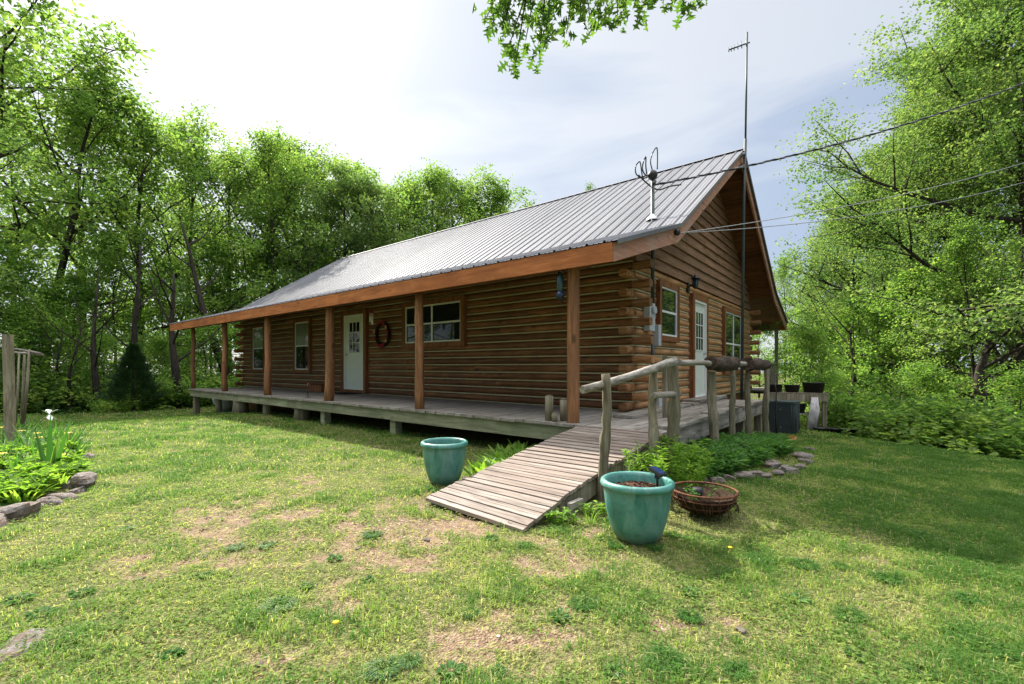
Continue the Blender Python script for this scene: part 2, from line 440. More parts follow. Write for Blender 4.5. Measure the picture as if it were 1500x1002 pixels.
# ================================================================== HOUSE
XL, XR, YF, YB, YR = -19.1, -3.2, 7.2, 16.0, 11.6
RXL, RXR = -19.6, -2.47
EZ, BZ, RZ = 2.786, 3.53, 6.32
prof = [(5.0, EZ), (7.26, BZ), (YR, RZ), (15.94, BZ), (18.2, EZ)]
house = thing('log_house', 'long single storey log house with grey metal roof and full width front porch', 'house', (XR, YF, 0))
CH = .157
def logprof(z0, out, dirn, base, bulge=.048, ch=CH):
    pts = []
    for k in range(7):
        u = k/6; zz = z0+.013+(ch-.024)*u
        pts.append((base+dirn*bulge*(1-(2*u-1)**2)**.6 if 0 < u < 1 else base, zz))
    return pts
def logwall(name, axis, a0, a1, base, dirn, z0, n, mat, ends=()):
    m = MB()
    for c in range(n):
        z = z0+c*CH
        # split the course in lengths
        cuts = [a0]; x = a0
        while True:
            x += random.uniform(2.6, 5.0)
            if x > a1-1.2: break
            cuts.append(x)
        cuts.append(a1)
        rb = random.random()
        for q in range(len(cuts)-1):
            pr = logprof(z, 0, dirn, base, .048+random.uniform(-.004, .004))
            pr = pr+[(base-dirn*.05, z+CH-.011), (base-dirn*.05, z+.013)]
            if axis == 0: pts = pr
            m.prism(pr, axis, cuts[q]+.0015, cuts[q+1]-.0015, rnd=.5*rb+.5*random.random(), smooth=False)
        o0, o1 = (base-dirn*.04, base+dirn*.030)
        m.prism([(o0, z-.014), (o1, z-.012), (o1, z+.011), (o0, z+.014)], axis, a0+.003, a1-.003, mat=1)
    return m.build(name, [mat, M['chink']], house)
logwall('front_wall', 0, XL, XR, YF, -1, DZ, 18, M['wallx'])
logwall('gable_wall', 1, YF, YB, XR, 1, DZ, 16, M['wally'])
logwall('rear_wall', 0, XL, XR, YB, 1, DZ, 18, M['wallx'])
logwall('gable_wall', 1, YF, YB, XL, -1, DZ, 16, M['wally'])
# foundation / floor rim
mb = MB(); mb.box(XL+.05, XR-.05, YF+.05, YB-.05, -.8, DZ-.02); mb.build('floor_frame', M['casing'], house)
# crossing log ends at the corners
def logend(mb, axis, a0, a1, b, z, w=.15):
    h = CH-.02; pts = []
    for k in range(14):
        t = 2*math.pi*k/14; cx = math.copysign(abs(math.cos(t))**.62, math.cos(t)); sz = math.copysign(abs(math.sin(t))**.75, math.sin(t))
        pts.append((b+cx*w/2, z+CH/2+sz*h/2))
    mb.prism(pts, axis, a0, a1)
for (cx, sx) in ((XR, 1), (XL, -1)):
    for (cy, sy) in ((YF, -1), (YB, 1)):
        m = MB()
        for c in range(16):
            z = DZ+c*CH; e = .31+random.uniform(-.03, .03)
            if c % 2 == 0: logend(m, 1, *sorted((cy-sy*.05, cy+sy*e)), cx-sx*.045, z)
            else: logend(m, 0, *sorted((cx-sx*.05, cx+sx*e)), cy-sy*.045, z)
        m.build('corner_logs', M['ends'], house)
# gable siding
for (gx, d) in ((XR, 1), (XL, -1)):
    m = MB(); z = DZ+16*CH
    while z < RZ-.25:
        z1 = min(z+.21, RZ-.2)
        def yl(zz): return max(YF, 7.26+(zz-(BZ-.10))/.643)
        a, b = yl(z), yl(z1)
        ya, yb = 2*YR-a, 2*YR-b
        segs = [0, random.uniform(.25, .45), random.uniform(.55, .8), 1]
        for q in range(3):
            s0, s1 = segs[q]+.0003, segs[q+1]-.0003
            p = []
            for (ss, zz, yA, yB, off) in ((s0, z, a, ya, .062), (s1, z, a, ya, .062), (s1, z1+.01, b, yb, .02), (s0, z1+.01, b, yb, .02)):
                p.append((gx+d*off, yA+(yB-yA)*ss, zz))
            pb = [(gx, v[1], v[2]) for v in p]
            m.add(p+pb, [(0, 1, 2, 3), (4, 7, 6, 5), (0, 4, 5, 1), (1, 5, 6, 2), (2, 6, 7, 3), (3, 7, 4, 0)])
        z += .21
    m.build('gable_siding', M['sidey'], house)
# roof: metal sheets with ribs
def roof_sheet(P):
    xs = []; x = RXL-.03; hh = []
    while x < RXR+.03:
        for dx, h in ((0, 0), (.012, .024), (.032, .024), (.044, 0), (.105, 0), (.112, .006), (.122, .006), (.129, 0), (.175, 0), (.182, .006), (.192, .006), (.199, 0)):
            if x+dx < RXR+.035: xs.append(x+dx); hh.append(h)
        x += .24
    xs.append(RXR+.035); hh.append(0)
    m = MB(); vs = []
    nP = len(P)
    for xx, h in zip(xs, hh):
        for (y, z) in P: vs.append((xx, y, z+h))
    for i0 in range(0, len(xs)-1, 48):
        i1 = min(i0+48, len(xs)-1); q = vs[i0*nP:(i1+1)*nP]
        m.add(q, [(i*nP+j, (i+1)*nP+j, (i+1)*nP+j+1, i*nP+j+1) for i in range(i1-i0) for j in range(nP-1)])
    for xx in ((RXL-.03, RXL-.028), (RXR+.033, RXR+.035)): pass
    return m
r = MB()
roof = roof_sheet([(4.955, EZ+.004), (7.26, BZ+.02), (YR, RZ+.02)]).build('roof', M['roof'], house)
rb = roof_sheet([(YR, RZ+.02), (15.94, BZ+.02), (18.245, EZ+.004)]).build('roof', M['roof'], house)
m = MB(); m.prism([(YR-.14, RZ-.055+.03), (YR, RZ+.05), (YR+.14, RZ-.055+.03), (YR, RZ+.035)], 0, RXL-.04, RXR+.045); m.build('ridge_cap', M['roof'], roof)
m = MB()   # rake edge flashing
for i in range(4):
    (y0, z0), (y1, z1) = prof[i], prof[i+1]
    m.add([(RXR+.03, y0, z0+.03), (RXR+.055, y0, z0+.03), (RXR+.055, y0, z0-.03), (RXR+.05, y0, z0-.03), (RXR+.03, y1, z1+.03), (RXR+.055, y1, z1+.03), (RXR+.055, y1, z1-.03), (RXR+.05, y1, z1-.03)],
          [(0, 1, 5, 4), (1, 2, 6, 5), (2, 3, 7, 6)])
m.build('edge_flashing', M['roof'], roof)
# roof underside deck
m = MB()
for i in range(4):
    (y0, z0), (y1, z1) = prof[i], prof[i+1]
    n = 10 if i in (1, 2) else 6
    for k in range(n):
        a, b = k/n, (k+1)/n
        ya, za, yb, zb = y0+(y1-y0)*a, z0+(z1-z0)*a, y0+(y1-y0)*b, z0+(z1-z0)*b
        e = .004*(k % 2)
        m.prism([(ya, za-.012), (yb, zb-.012), (yb, zb-.10-e), (ya, za-.10-e)], 0, RXL+.042, RXR-.042)
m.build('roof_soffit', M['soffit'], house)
# front and rear fascia
m = MB(); xs = [RXL, -15.9, -12.1, -8.5, -5.1, RXR]
for a, b in zip(xs[:-1], xs[1:]): m.box(a+.001, b-.001, 4.965, 5.0, EZ-.235, EZ-.004)
m.build('front_fascia', M['fasciax'], house)
m = MB(); m.box(RXL, RXR, 18.2, 18.235, EZ-.235, EZ-.004); m.build('rear_fascia', M['fasciax'], house)
m = MB(); m.box(XL, XR+.3, 5.14, 5.26, EZ-.2, EZ-.08); m.build('porch_beam', M['soffit'], house)
m = MB(); m.box(XL, XR+.3, 17.9, 18.0, EZ-.2, EZ-.08); m.build('porch_beam', M['soffit'], house)
for (x0, x1) in ((RXR-.04, RXR+.001), (RXL-.001, RXL+.04)):
    m = MB()
    for i in range(4):
        (y0, z0), (y1, z1) = prof[i], prof[i+1]
        h0 = .235; hm = .27
        ha, hb = (h0 if i == 0 else hm), (h0 if i == 3 else hm)
        if i == 0: y0 = 5.001
        if i == 3: y1 = 18.199
        cut = .0015
        m.prism([(y0+cut, z0-.004), (y1-cut, z1-.004), (y1-cut, z1-hb), (y0+cut, z0-ha)], 0, x0, x1)
    m.build('rake_fascia', M['rake'], house)
# porch posts
for i, px in enumerate((-18.05, -15.25, -12.33, -9.27, -6.30, -3.16)):
    m = MB(); rr = (.062, .075, .085, .098, .078, .086)[i]
    if i == 5:
        pts = [(px+math.cos(R(a))*rr*.98, 5.22+math.sin(R(a))*rr*.98) for a in (20, 70, 110, 160, 200, 250, 290, 340)]
        m.prism(pts, 2, DZ, EZ-.17)
    else:
        n = 9; path = [(px+.012*math.sin(i*2+k*1.3)-(.03*(1-k/8) if i == 3 else 0), 5.22+.01*math.cos(k+i), DZ+(EZ-.17-DZ)*k/(n-1)) for k in range(n)]
        m.tube(path, [rr*(1.08-.16*k/(n-1)) for k in range(n)], 12, wob=.05)
    m.build('porch_post', M['postz'], house)
for px in (-17.9, -14.2, -10.5, -6.8, -2.75):
    m = MB(); m.box(px-.05, px+.05, 17.95, 18.05, gz1(px, 18)-.3, EZ-.17); m.build('rear_porch_post', M['grey'], house)
# windows and doors
def window(axis, pos, d, a0, a1, z0, z1, mull, rail, mats, cas=.115):
    """axis 0: on a wall along X at y=pos, facing d; axis 1: on a wall along Y at x=pos"""
    def bx(m, a, b, o0, o1, za, zb, mat=None, rnd=None):
        lo, hi = sorted((pos+d*o0, pos+d*(o1+.045)))
        if axis == 0: m.box(a, b, lo, hi, za, zb, rnd, mat)
        else: m.box(lo, hi, a, b, za, zb, rnd, mat)
    m = MB()
    bx(m, a0-cas, a0, .0, .072, z0-cas, z1+cas); bx(m, a1, a1+cas, .0, .072, z0-cas, z1+cas)
    bx(m, a0, a1, .0, .068, z1, z1+cas); bx(m, a0, a1, .0, .068, z0-cas, z0)
    w = m.build('window', M['casing'], house)
    m = MB(); f = .035
    bx(m, a0, a0+f, .0, .05, z0, z1); bx(m, a1-f, a1, .0, .05, z0, z1)
    bx(m, a0+f, a1-f, .0, .048, z1-f, z1); bx(m, a0+f, a1-f, .0, .048, z0, z0+f)
    for q in mull: c = a0+(a1-a0)*q; bx(m, c-.025, c+.025, .0, .045, z0+f, z1-f)
    for q in rail: c = z0+(z1-z0)*q; bx(m, a0+f, a1-f, .0, .042, c-.02, c+.02)
    m.build('frame', M['white'], w)
    zc = z0+(z1-z0)*(rail[0] if rail else .5)
    for za, zb, mt, off in ((z0+f, zc-.002, mats[0], .024), (zc+.002, z1-f, mats[1], .032)):
        m = MB(); bx(m, a0+f-.004, a1-f+.004, .0, off, za, zb, rnd=.5); m.build('pane', mt, w)
    return w
window(0, YF, -1, -9.11, -7.17, DZ+1.31, DZ+2.2, (.5,), (.5,), (M['glass'], M['glass']))
window(0, YF, -1, -14.80, -13.90, DZ+.64, DZ+2.16, (), (.5,), (M['glass'], M['curtain']), .09)
window(0, YF, -1, -18.05, -17.15, DZ+.64, DZ+2.16, (), (.5,), (M['glass'], M['curtain']), .09)
window(1, XR, 1, 8.21, 9.07, DZ+1.32, DZ+2.23, (), (.5,), (M['glass'], M['glass']), .10)
window(1, XR, 1, 12.70, 14.50, DZ+.67, DZ+2.19, (.5,), (.45,), (M['glass'], M['glass']), .12)
def door(axis, pos, d, a0, a1, z0, z1, lit, mir):
    def bx(m, a, b, o0, o1, za, zb, mat=None):
        lo, hi = sorted((pos+d*o0, pos+d*(o1+.045)))
        if axis == 0: m.box(a, b, lo, hi, za, zb, None, mat)
        else: m.box(lo, hi, a, b, za, zb, None, mat)
    m = MB(); bx(m, a0+.05, a1-.05, .0, .032, z0+.03, z1-.05)
    dr = m.build('door', M['doorw'], house)
    m = MB(); cs = .12
    bx(m, a0-cs, a0, 0, .085, z0-.08, z1+cs); bx(m, a1, a1+cs, 0, .085, z0-.08, z1+cs); bx(m, a0, a1, 0, .082, z1, z1+cs); bx(m, a0, a1, 0, .08, z0-.08, z0-.005)
    m.build('casing', M['casing'], dr)
    m = MB(); bx(m, a0, a0+.05, 0, .07, z0, z1); bx(m, a1-.05, a1, 0, .07, z0, z1); bx(m, a0+.05, a1-.05, 0, .07, z1-.05, z1); bx(m, a0+.05, a1-.05, 0, .07, z0, z0+.03)
    m.build('jamb', M['white'], dr)
    la, lb, lz0, lz1 = lit
    m = MB(); bx(m, la, lb, .02, .037, lz0, lz1); m.build('pane', M['glass'], dr)
    m = MB(); w = .011
    for q in (0, 1/3, 2/3, 1):
        c = la+(lb-la)*q; bx(m, c-w, c+w, .036, .046, lz0-.01, lz1+.01)
        c = lz0+(lz1-lz0)*q; bx(m, la-w, lb+w, .036, .044, c-w, c+w)
    m.build('muntins', M['doorw'], dr)
    m = MB(); k = a1-.12 if mir else a0+.12
    lo = pos+d*.075
    if axis == 0: m.tube([(k, lo, z0+.98), (k, lo+d*.05, z0+.98), (k, lo+d*.065, z0+.98)], [.014, .026, .02], 10)
    else: m.tube([(lo, k, z0+.98), (lo+d*.05, k, z0+.98), (lo+d*.065, k, z0+.98)], [.014, .026, .02], 10)
    m.build('handle', M['galv'], dr)
door(0, YF, -1, -11.86, -10.88, DZ+.1, DZ+2.18, (-11.62, -11.1, DZ+1.12, DZ+1.98), False)
door(1, XR, 1, 10.1, 10.98, DZ+.06, DZ+2.2, (10.27, 10.8, DZ+1.1, DZ+1.95), True)
# corner trim strip by the service conduit
# ================================================================== DECK
deck = thing('porch_deck', 'weathered plank porch deck on short stumps along the log house front and gable', 'deck', (-1.9, 5.08, 0))
m = MB(); x = -17.95
while x < -1.9:
    x1 = min(x+.138, -1.885)
    y1 = YF-.05 if x1 < XR+.02 else 11.1
    cuts = [5.07, 5.07+random.uniform(1.1, 2.4), y1] if y1 > 8 else [5.07, y1]
    if y1 > 8: cuts = [5.07, 5.07+random.uniform(1.8, 2.6), 5.07+random.uniform(3.8, 4.6), y1]
    for a, b in zip(cuts[:-1], cuts[1:]):
        e = random.uniform(-.003, .003); m.box(x, x1-.006, a+.002-(.03*random.random() if a < 5.1 else 0), b-.002, DZ-.038+e, DZ+e)
    x = x1
m.build('boards', M['deck'], deck)
m = MB()
for a, b in ((-17.95, -14.6), (-14.6, -11.0), (-11.0, -6.95), (-6.95, -3.0), (-3.0, -1.93)):
    m.box(a+.002, b-.002, 5.10, 5.14, DZ-.235+random.uniform(-.01, .01), DZ-.042)
m.box(-17.93, -17.89, 5.145, YF-.1, DZ-.22, DZ-.042)
m.build('front_skirt', M['skirt'], deck)
m = MB()
for a, b, dz in ((5.145, 7.0, 0), (7.0, 8.6, .012), (8.6, 10.0, .006), (10.0, 11.08, 0)):
    m.box(-1.925, -1.885, a+.002, b-.002, DZ-.23+dz, DZ-.042)
m.box(-3.1, -1.93, 11.04, 11.08, DZ-.22, DZ-.042)
m.build('side_skirt', M['greyy'], deck)
m = MB()  # loose planks lying along the gable side
for (x0, x1, y0, y1, z0) in ((-3.02, -2.72, 8.9, 11.3, .0), (-3.02, -2.72, 6.1, 8.7, .0), (-2.12, -1.86, 5.3, 7.05, .0), (-2.14, -1.87, 7.3, 8.6, .0), (-2.12, -1.86, 8.9, 10.9, .0)):
    m.box(x0, x1, y0, y1, DZ+.006, DZ+.042)
m.box(-3.04, -2.7, 9.2, 11.2, DZ+.044, DZ+.085)
m.build('loose_planks', M['greyy'], deck)
for (px, w, sq, mt) in ((-17.7, .12, 1, 'grey'), (-15.9, .08, 0, 'grey'), (-14.25, .2, 0, 'grey'), (-12.5, .11, 0, 'grey'), (-10.65, .17, 0, 'grey'), (-9.45, .1, 1, 'skirt'), (-6.95, .1, 1, 'skirt'), (-3.1, .1, 1, 'skirt')):
    g = gz1(px, 5.2)-.1; m = MB()
    if sq: m.box(px-w, px+w*.6, 5.15, 5.3, g, DZ-.04)
    else: m.tube([(px, 5.28, g), (px+.01, 5.28, (g+DZ)/2), (px, 5.28, DZ-.04)], [w*1.1, w, w*.9], 12, wob=.15)
    m.build('deck_support', M[mt], deck)
for i in range(6):
    px = -16.5+i*2.7; m = MB(); g = gz1(px, 6.8)-.1; m.box(px-.1, px+.1, 6.6, 6.8, g, DZ-.04); m.build('deck_support', M['grey'], deck)
for py in (5.35, 7.4, 9.3, 10.9):
    m = MB(); m.box(-2.08, -1.95, py-.06, py+.06, gz1(-2, py)-.1, DZ-.04); m.build('deck_support', M['grey'], deck)

# ================================================================== RAMP
rampt = thing('wheelchair_ramp', 'weathered wooden ramp of grooved boards leading up to the porch deck', 'ramp', (-2.7, 2.8, 0))
BL, BR = Vector((-3.20, 2.76)), Vector((-2.12, 2.74)); TL, TR = Vector((-2.97, 5.06)), Vector((-1.87, 5.06))
def rampz(s, side): # side 0 left, 1 right
    P = ((0, .075-.03*side), (.22, .19), (.5, .335+.01*side), (.75, .455), (1, .553))
    for (a, za), (b, zb) in zip(P[:-1], P[1:]):
        if s <= b: return za+(zb-za)*(s-a)/(b-a)
    return P[-1][1]
def rpt(s, u, dz=0):
    l = BL.lerp(TL, s); r = BR.lerp(TR, s); p = l.lerp(r, u)
    return (p.x, p.y, rampz(s, 0)*(1-u)+rampz(s, 1)*u+dz)
sb = [0, .2, .385, .60, 1.0]
for k in range(4):
    m = MB(); s0, s1 = sb[k], sb[k+1]; L = 2.33*(s1-s0); n = max(2, round(L/.047)); lift = (.022, .012, .004, -.006)[k]; u0 = (-.03, -.015, .0, .0)[k]; u1 = (1.02, 1.0, 1.0, 1.0)[k]
    for i in range(n):
        a = s0+(s1-s0)*i/n; b = s0+(s1-s0)*(i+1)/n-.0034; j = random.uniform(-.003, .003)+(.006 if i % 2 else 0)
        if k == 0 and i == 0: a -= .004
        e0, e1 = u0+random.uniform(-.006, .006), u1+random.uniform(-.006, .006)
        top = [rpt(a, e0, lift+j), rpt(a, e1, lift+j), rpt(b, e1, lift+j), rpt(b, e0, lift+j)]
        bot = [rpt(a, e0, lift-.03), rpt(a, e1, lift-.03), rpt(b, e1, lift-.03), rpt(b, e0, lift-.03)]
        m.add(top+bot, [(0, 1, 2, 3), (7, 6, 5, 4), (0, 4, 5, 1), (1, 5, 6, 2), (2, 6, 7, 3), (3, 7, 4, 0)], rnd=(.35+.3*random.random() if i % 2 else .5+.45*random.random()))
    m.build('board_panel', M['ramp'], rampt)
for u in (.02, .5, .965):
    m = MB(); n = 8; vs = []
    for k in range(n+1):
        s = k/n*.985; x, y, z = rpt(s, u); zb = max(z-.19, gz1(x, y)-.06)
        for dx, zz in ((-.02, z-.034), (.02, z-.034), (.02, zb), (-.02, zb)): vs.append((x+dx, y, zz))
    fs = [(k*4+j, k*4+(j+1) % 4, (k+1)*4+(j+1) % 4, (k+1)*4+j) for k in range(n) for j in range(4)]+[(3, 2, 1, 0), (n*4, n*4+1, n*4+2, n*4+3)]
    m.add(vs, fs); m.build('stringer', M['grey'], rampt)
m = MB(); x, y, z = rpt(.26, 1.03); m.box(x, x+.04, y-.1, y+.1, -.05, .16); m.build('side_block', M['greyy'], rampt)

# ================================================================== LOG RAILING
rail = thing('log_railing', 'rustic railing of grey peeled log posts and poles beside ramp and deck', 'railing', (-1.8, 3.8, 0))
def logpost(x, y, z1, r0, r1, lean=(0, 0), n=16, seed=0):
    rs = random.Random(seed); g = gz1(x, y)-.1; path = []; rad = []
    for k in range(n):
        t = k/(n-1); path.append((x+lean[0]*t+.012*math.sin(seed*3+t*7)+rs.uniform(-.004, .004), y+lean[1]*t+.012*math.cos(seed+t*6), g+(z1-g)*t)); rad.append((r0+(r1-r0)*t)*(1+rs.uniform(-.12, .14)))
    m = MB(); m.tube(path, rad, 12, wob=.14); return m.build('post', M['grey'], rail)
logpost(-1.955, 3.77, 1.23, .052, .040, (.02, .0), seed=1)
logpost(-1.83, 4.62, 1.27, .052, .046, seed=2)
logpost(-1.74, 5.0, 1.395, .080, .055, (-.03, .0), seed=3)
logpost(-1.72, 6.42, 1.23, .066, .052, (-.0, -.05), seed=4)
logpost(-1.72, 7.45, 1.30, .045, .038, seed=5)
logpost(-1.72, 8.5, 1.25, .05, .042, seed=6)
logpost(-1.70, 10.0, 1.40, .06, .05, seed=7)
def pole(pts, r0, r1, mt='greyy', seed=0):
    P = [Vector(p) for p in pts]; n = 10; path = []; rad = []
    for k in range(n):
        t = k/(n-1); q = P[0].lerp(P[-1], t) if len(P) == 2 else None
        path.append(q+Vector((.006*math.sin(t*8+seed), 0, .008*math.sin(t*6+seed*2)))); rad.append((r0+(r1-r0)*t)*(1+.06*math.sin(k*2.3+seed)))
    m = MB(); m.tube(path, rad, 12, wob=.05); return m.build('handrail', M[mt], rail)
pole([(-2.03, 3.50, 1.085), (-1.72, 4.93, 1.345)], .035, .046, seed=1)
pole([(-1.71, 5.03, 1.345), (-1.71, 6.30, 1.335)], .038, .034, seed=2)
pole([(-1.72, 6.5, 1.33), (-1.70, 9.9, 1.34)], .04, .035, seed=3)
m = MB(); m.tube([(-1.80, 4.55, 1.0), (-1.72, 5.08, .995)], [.032, .036], 10, wob=.1); m.build('lower_rail', M['greyy'], rail)
for (y0, y1, x, z, r, lb) in ((6.22, 7.35, -1.7, 1.33, .10, 'short dark bark covered log lying on the railing nearest the ramp'), (8.2, 9.75, -1.68, 1.33, .10, 'short dark bark covered log lying on the far end of the railing')):
    m = MB(); n = 8
    m.tube([(x+.012*math.sin(k*2), y0+(y1-y0)*k/(n-1), z+.01*math.cos(k*1.7)) for k in range(n)], [r*(1+.14*random.uniform(-1, 1)) for _ in range(n)], 14, wob=.22)
    tag(m.build('bark_log', M['stump']), lb, 'log', 'bark logs on the railing')
m = MB(); m.box(-2.46, -2.4, 6.55, 6.61, DZ, 1.45); tag(m.build('thin_post', M['grey']), 'thin pale square post standing on the side deck behind the railing', 'post')

# ================================================================== SERVICE GEAR
sm = thing('service_mast', 'grey electric service mast on the roof with looping black cables', 'electrical mast', (-3.12, 7.75, DZ))
mx, my, mz = -3.08, 7.75, DZ+3.30
m = MB(); m.tube([(mx, my, DZ+.35), (mx, my, DZ+1.3)], .03, 12); m.tube([(mx, my, DZ+1.85), (mx, my, DZ+4.06)], .032, 12); m.build('conduit', M['conduit'], sm)
m = MB(); m.lathe([(.11, -.02), (.10, .02), (.045, .06), (.036, .09)], 20, (mx, my, mz+.02)); m.build('roof_flashing', M['galv'], sm)
m = MB(); m.lathe([(.036, 0), (.07, .02), (.085, .08), (.07, .13), (.03, .16), (.001, .165)], 16, (mx, my, DZ+4.02)); m.tube([(mx+.03, my-.03, DZ+3.93), (mx+.07, my-.07, DZ+3.95)], .03, 8); m.build('weatherhead', M['blackpl'], sm)
top = Vector((mx, my, DZ+4.1))
rt = Vector((C, S, 0)); fw = Vector((-S, C, 0))
def loop(pts, r, mt='cable'):
    P = [top+rt*a+Vector((0, 0, b))+fw*c for a, b, c in pts]
    out = []
    for i in range(len(P)-1):
        p0, p1, p2, p3 = P[max(i-1, 0)], P[i], P[i+1], P[min(i+2, len(P)-1)]
        for k in range(6):
            t = k/6; out.append(.5*((2*p1)+(p2-p0)*t+(2*p0-5*p1+4*p2-p3)*t*t+(3*p1-p0-3*p2+p3)*t**3))
    out.append(P[-1]); m = MB(); m.tube(out, r, 7); return m.build('cable_loop', M[mt], sm)
loop([(-.02, .0, 0), (-.16, -.06, 0), (-.28, .02, .02), (-.29, .16, .02), (-.22, .24, .02), (-.2, .1, .0), (-.18, -.04, .0)], .011)
loop([(-.02, .02, 0), (-.13, -.03, -.05), (-.19, .08, -.04), (-.17, .22, -.03), (-.13, .30, -.03), (-.13, .15, -.03), (-.11, .0, -.02)], .012)
loop([(-.0, .06, 0), (-.03, .25, .03), (.02, .42, .04), (.08, .49, .03), (.09, .36, .02), (.08, .1, 0)], .011)
loop([(-.25, .0, 0), (-.12, -.13, 0), (0, -.22, 0), (.12, -.26, 0), (.3, -.2, 0), (.5, -.17, 0)], .013)
mtb = thing('meter_box', 'pale grey electric meter box beside the corner log ends of the house', 'meter box', (-3.05, 7.6, DZ+1.3))
m = MB(); m.box(-3.15, -3.04, 7.52, 7.76, DZ+1.36, DZ+1.84); m.build('housing', M['boxgrey'], mtb)
m = MB(); m.tube([(-3.04, 7.66, DZ+1.72), (-2.99, 7.66, DZ+1.72)], .065, 16); m.build('meter_dial', M['boxgrey'], mtb)
m = MB(); m.box(-3.15, -3.07, 8.0, 8.13, DZ+1.12, DZ+1.5); tag(m.build('breaker_box', M['boxgrey']), 'narrow pale grey breaker box on logs under the small gable window', 'breaker box')
m = MB(); m.box(-3.12, -3.02, 7.9, 8.06, DZ+.0, DZ+.2); tag(m.build('cable_box', M['boxgrey']), 'small white cable box at the foot of the log corner', 'cable box')
def cable(name, P0, P1, sag, r, mt, label, cat, n=60, twist=False, grp=None):
    m = MB()
    for s in range(3 if twist else 1):
        path = []
        for k in range(n*(6 if twist else 1)+1):
            t = k/(n*(6 if twist else 1)); p = P0.lerp(P1, t); p.z -= 4*sag*t*(1-t)
            if twist: a = t*210+s*2.094; p = p+Vector((0, math.cos(a), math.sin(a)))*r*1.1
            path.append(p)
        m.tube(path, r if not (twist and s == 2) else r*.6, 6, mat=0 if s < 2 else 1)
    tag(m.build(name, [M[mt], M['wire']]), label, cat, grp)
Pm = Vector((mx, my, DZ+3.92))
cable('power_cable', Pm, W(CXP+1.5*F, 12, ZC+9.6), .55, .011, 'cable', 'thick twisted black power cable running from the roof mast to the upper right', 'cable', twist=True)
Pw = Vector((RXR+.06, 7.1, 3.36))
m = MB(); m.lathe([(.02, 0), (.045, .02), (.045, .07), (.02, .09)], 10, (RXR+.04, 7.1, 3.33)); tag(m.build('cable_bracket', M['blackpl']), 'small black wire bracket on the rake board of the roof', 'bracket')
cable('phone_wire', Pw, W(CXP+1.5*F, 12, ZC+7.1), .45, .0065, 'wire', 'upper of the two thin pale phone wires running from the rake board', 'wire', grp='phone wires')
cable('phone_wire', Pw, W(CXP+1.5*F, 12.5, ZC+6.9), .62, .0065, 'wire', 'lower of the two thin pale phone wires running from the rake board', 'wire', grp='phone wires')
an = thing('tv_antenna', 'tall thin steel antenna mast with small antenna at its top by the gable', 'antenna', (-2.40, 11.40, DZ))
m = MB(); m.tube([(-2.43, 11.36, DZ), (-2.40, 11.42, 5.0), (-2.37, 11.45, 6.5)], .032, 10); m.tube([(-2.37, 11.45, 6.4), (-2.345, 11.5, 8.95)], .021, 8); m.build('mast', M['conduit'], an)
m = MB(); bt = Vector((-2.345, 11.5, 8.72)); bd = -rt*.36+Vector((0, 0, -.07))+fw*.15
m.tube([bt+rt*.06, bt+bd], .016, 6)
for q, L in ((.05, .2), (.3, .17), (.5, .15), (.7, .13), (.85, .12), (.98, .1)):
    c = bt+bd*q; dd = (fw*.35+Vector((0, 0, .9))+rt*.1).normalized()*L*.7; m.tube([c-dd, c+dd], .010, 5)
m.build('antenna_elements', M['black'], an)
m = MB(); m.box(-2.47, -2.36, 11.35, 11.5, 6.12, 6.16); m.box(-2.47, -2.36, 11.35, 11.5, 5.85, 5.88); m.build('mast_bracket', M['galv'], an)

# lantern by the gable door
ln = thing('wall_lantern', 'small black carriage lantern on the log wall above the gable door', 'lantern', (XR+.05, 9.86, DZ+2.45))
m = MB(); m.box(XR+.03, XR+.07, 9.80, 9.92, DZ+2.30, DZ+2.52); m.tube([(XR+.07, 9.86, DZ+2.42), (XR+.15, 9.86, DZ+2.48), (XR+.2, 9.86, DZ+2.52)], .012, 6); m.build('arm', M['black'], ln)
m = MB(); c0 = (XR+.2, 9.86, DZ+2.40)
for k in range(6):
    a = k*math.pi/3; m.tube([(c0[0]+.04*math.cos(a), c0[1]+.04*math.sin(a), c0[2]), (c0[0]+.075*math.cos(a), c0[1]+.075*math.sin(a), c0[2]+.19)], .006, 4)
m.lathe([(.001, -.03), (.045, 0), (.04, .01)], 12, c0); m.lathe([(.095, .19), (.05, .23), (.02, .26), (.001, .31)], 12, c0); m.build('cage', M['black'], ln)
m = MB(); m.lathe([(.03, .01), (.06, .185), (.001, .19)], 12, c0); m.build('glass', M['teal2'], ln)
# things on the porch
fd = thing('hanging_feeder', 'blue and green glass bird feeder hanging beside the porch post nearest the ramp', 'bird feeder', (-3.33, 5.15, DZ+1.7))
fx, fy = -3.29, 5.10
m = MB(); m.tube([(fx+.09, fy, DZ+1.99), (fx+.0, fy, DZ+2.04), (fx-.03, fy, DZ+1.99)], .01, 6); m.tube([(fx, fy, DZ+1.62), (fx, fy, DZ+1.68)], .04, 8); m.tube([(fx+.03, fy, DZ+1.58), (fx+.03, fy, DZ+1.72)], .012, 6); m.build('hook', M['black'], fd)
m = MB(); m.lathe([(.001, 0), (.035, .01), (.045, .08), (.05, .22), (.03, .27), (.012, .3), (.001, .3)], 14, (fx, fy, DZ+1.70)); m.build('bottle', M['teal2'], fd)
m = MB(); m.lathe([(.001, 0), (.05, .02), (.06, .06), (.045, .1), (.001, .11)], 14, (fx, fy, DZ+1.64)); m.build('globe', M['blue'], fd)
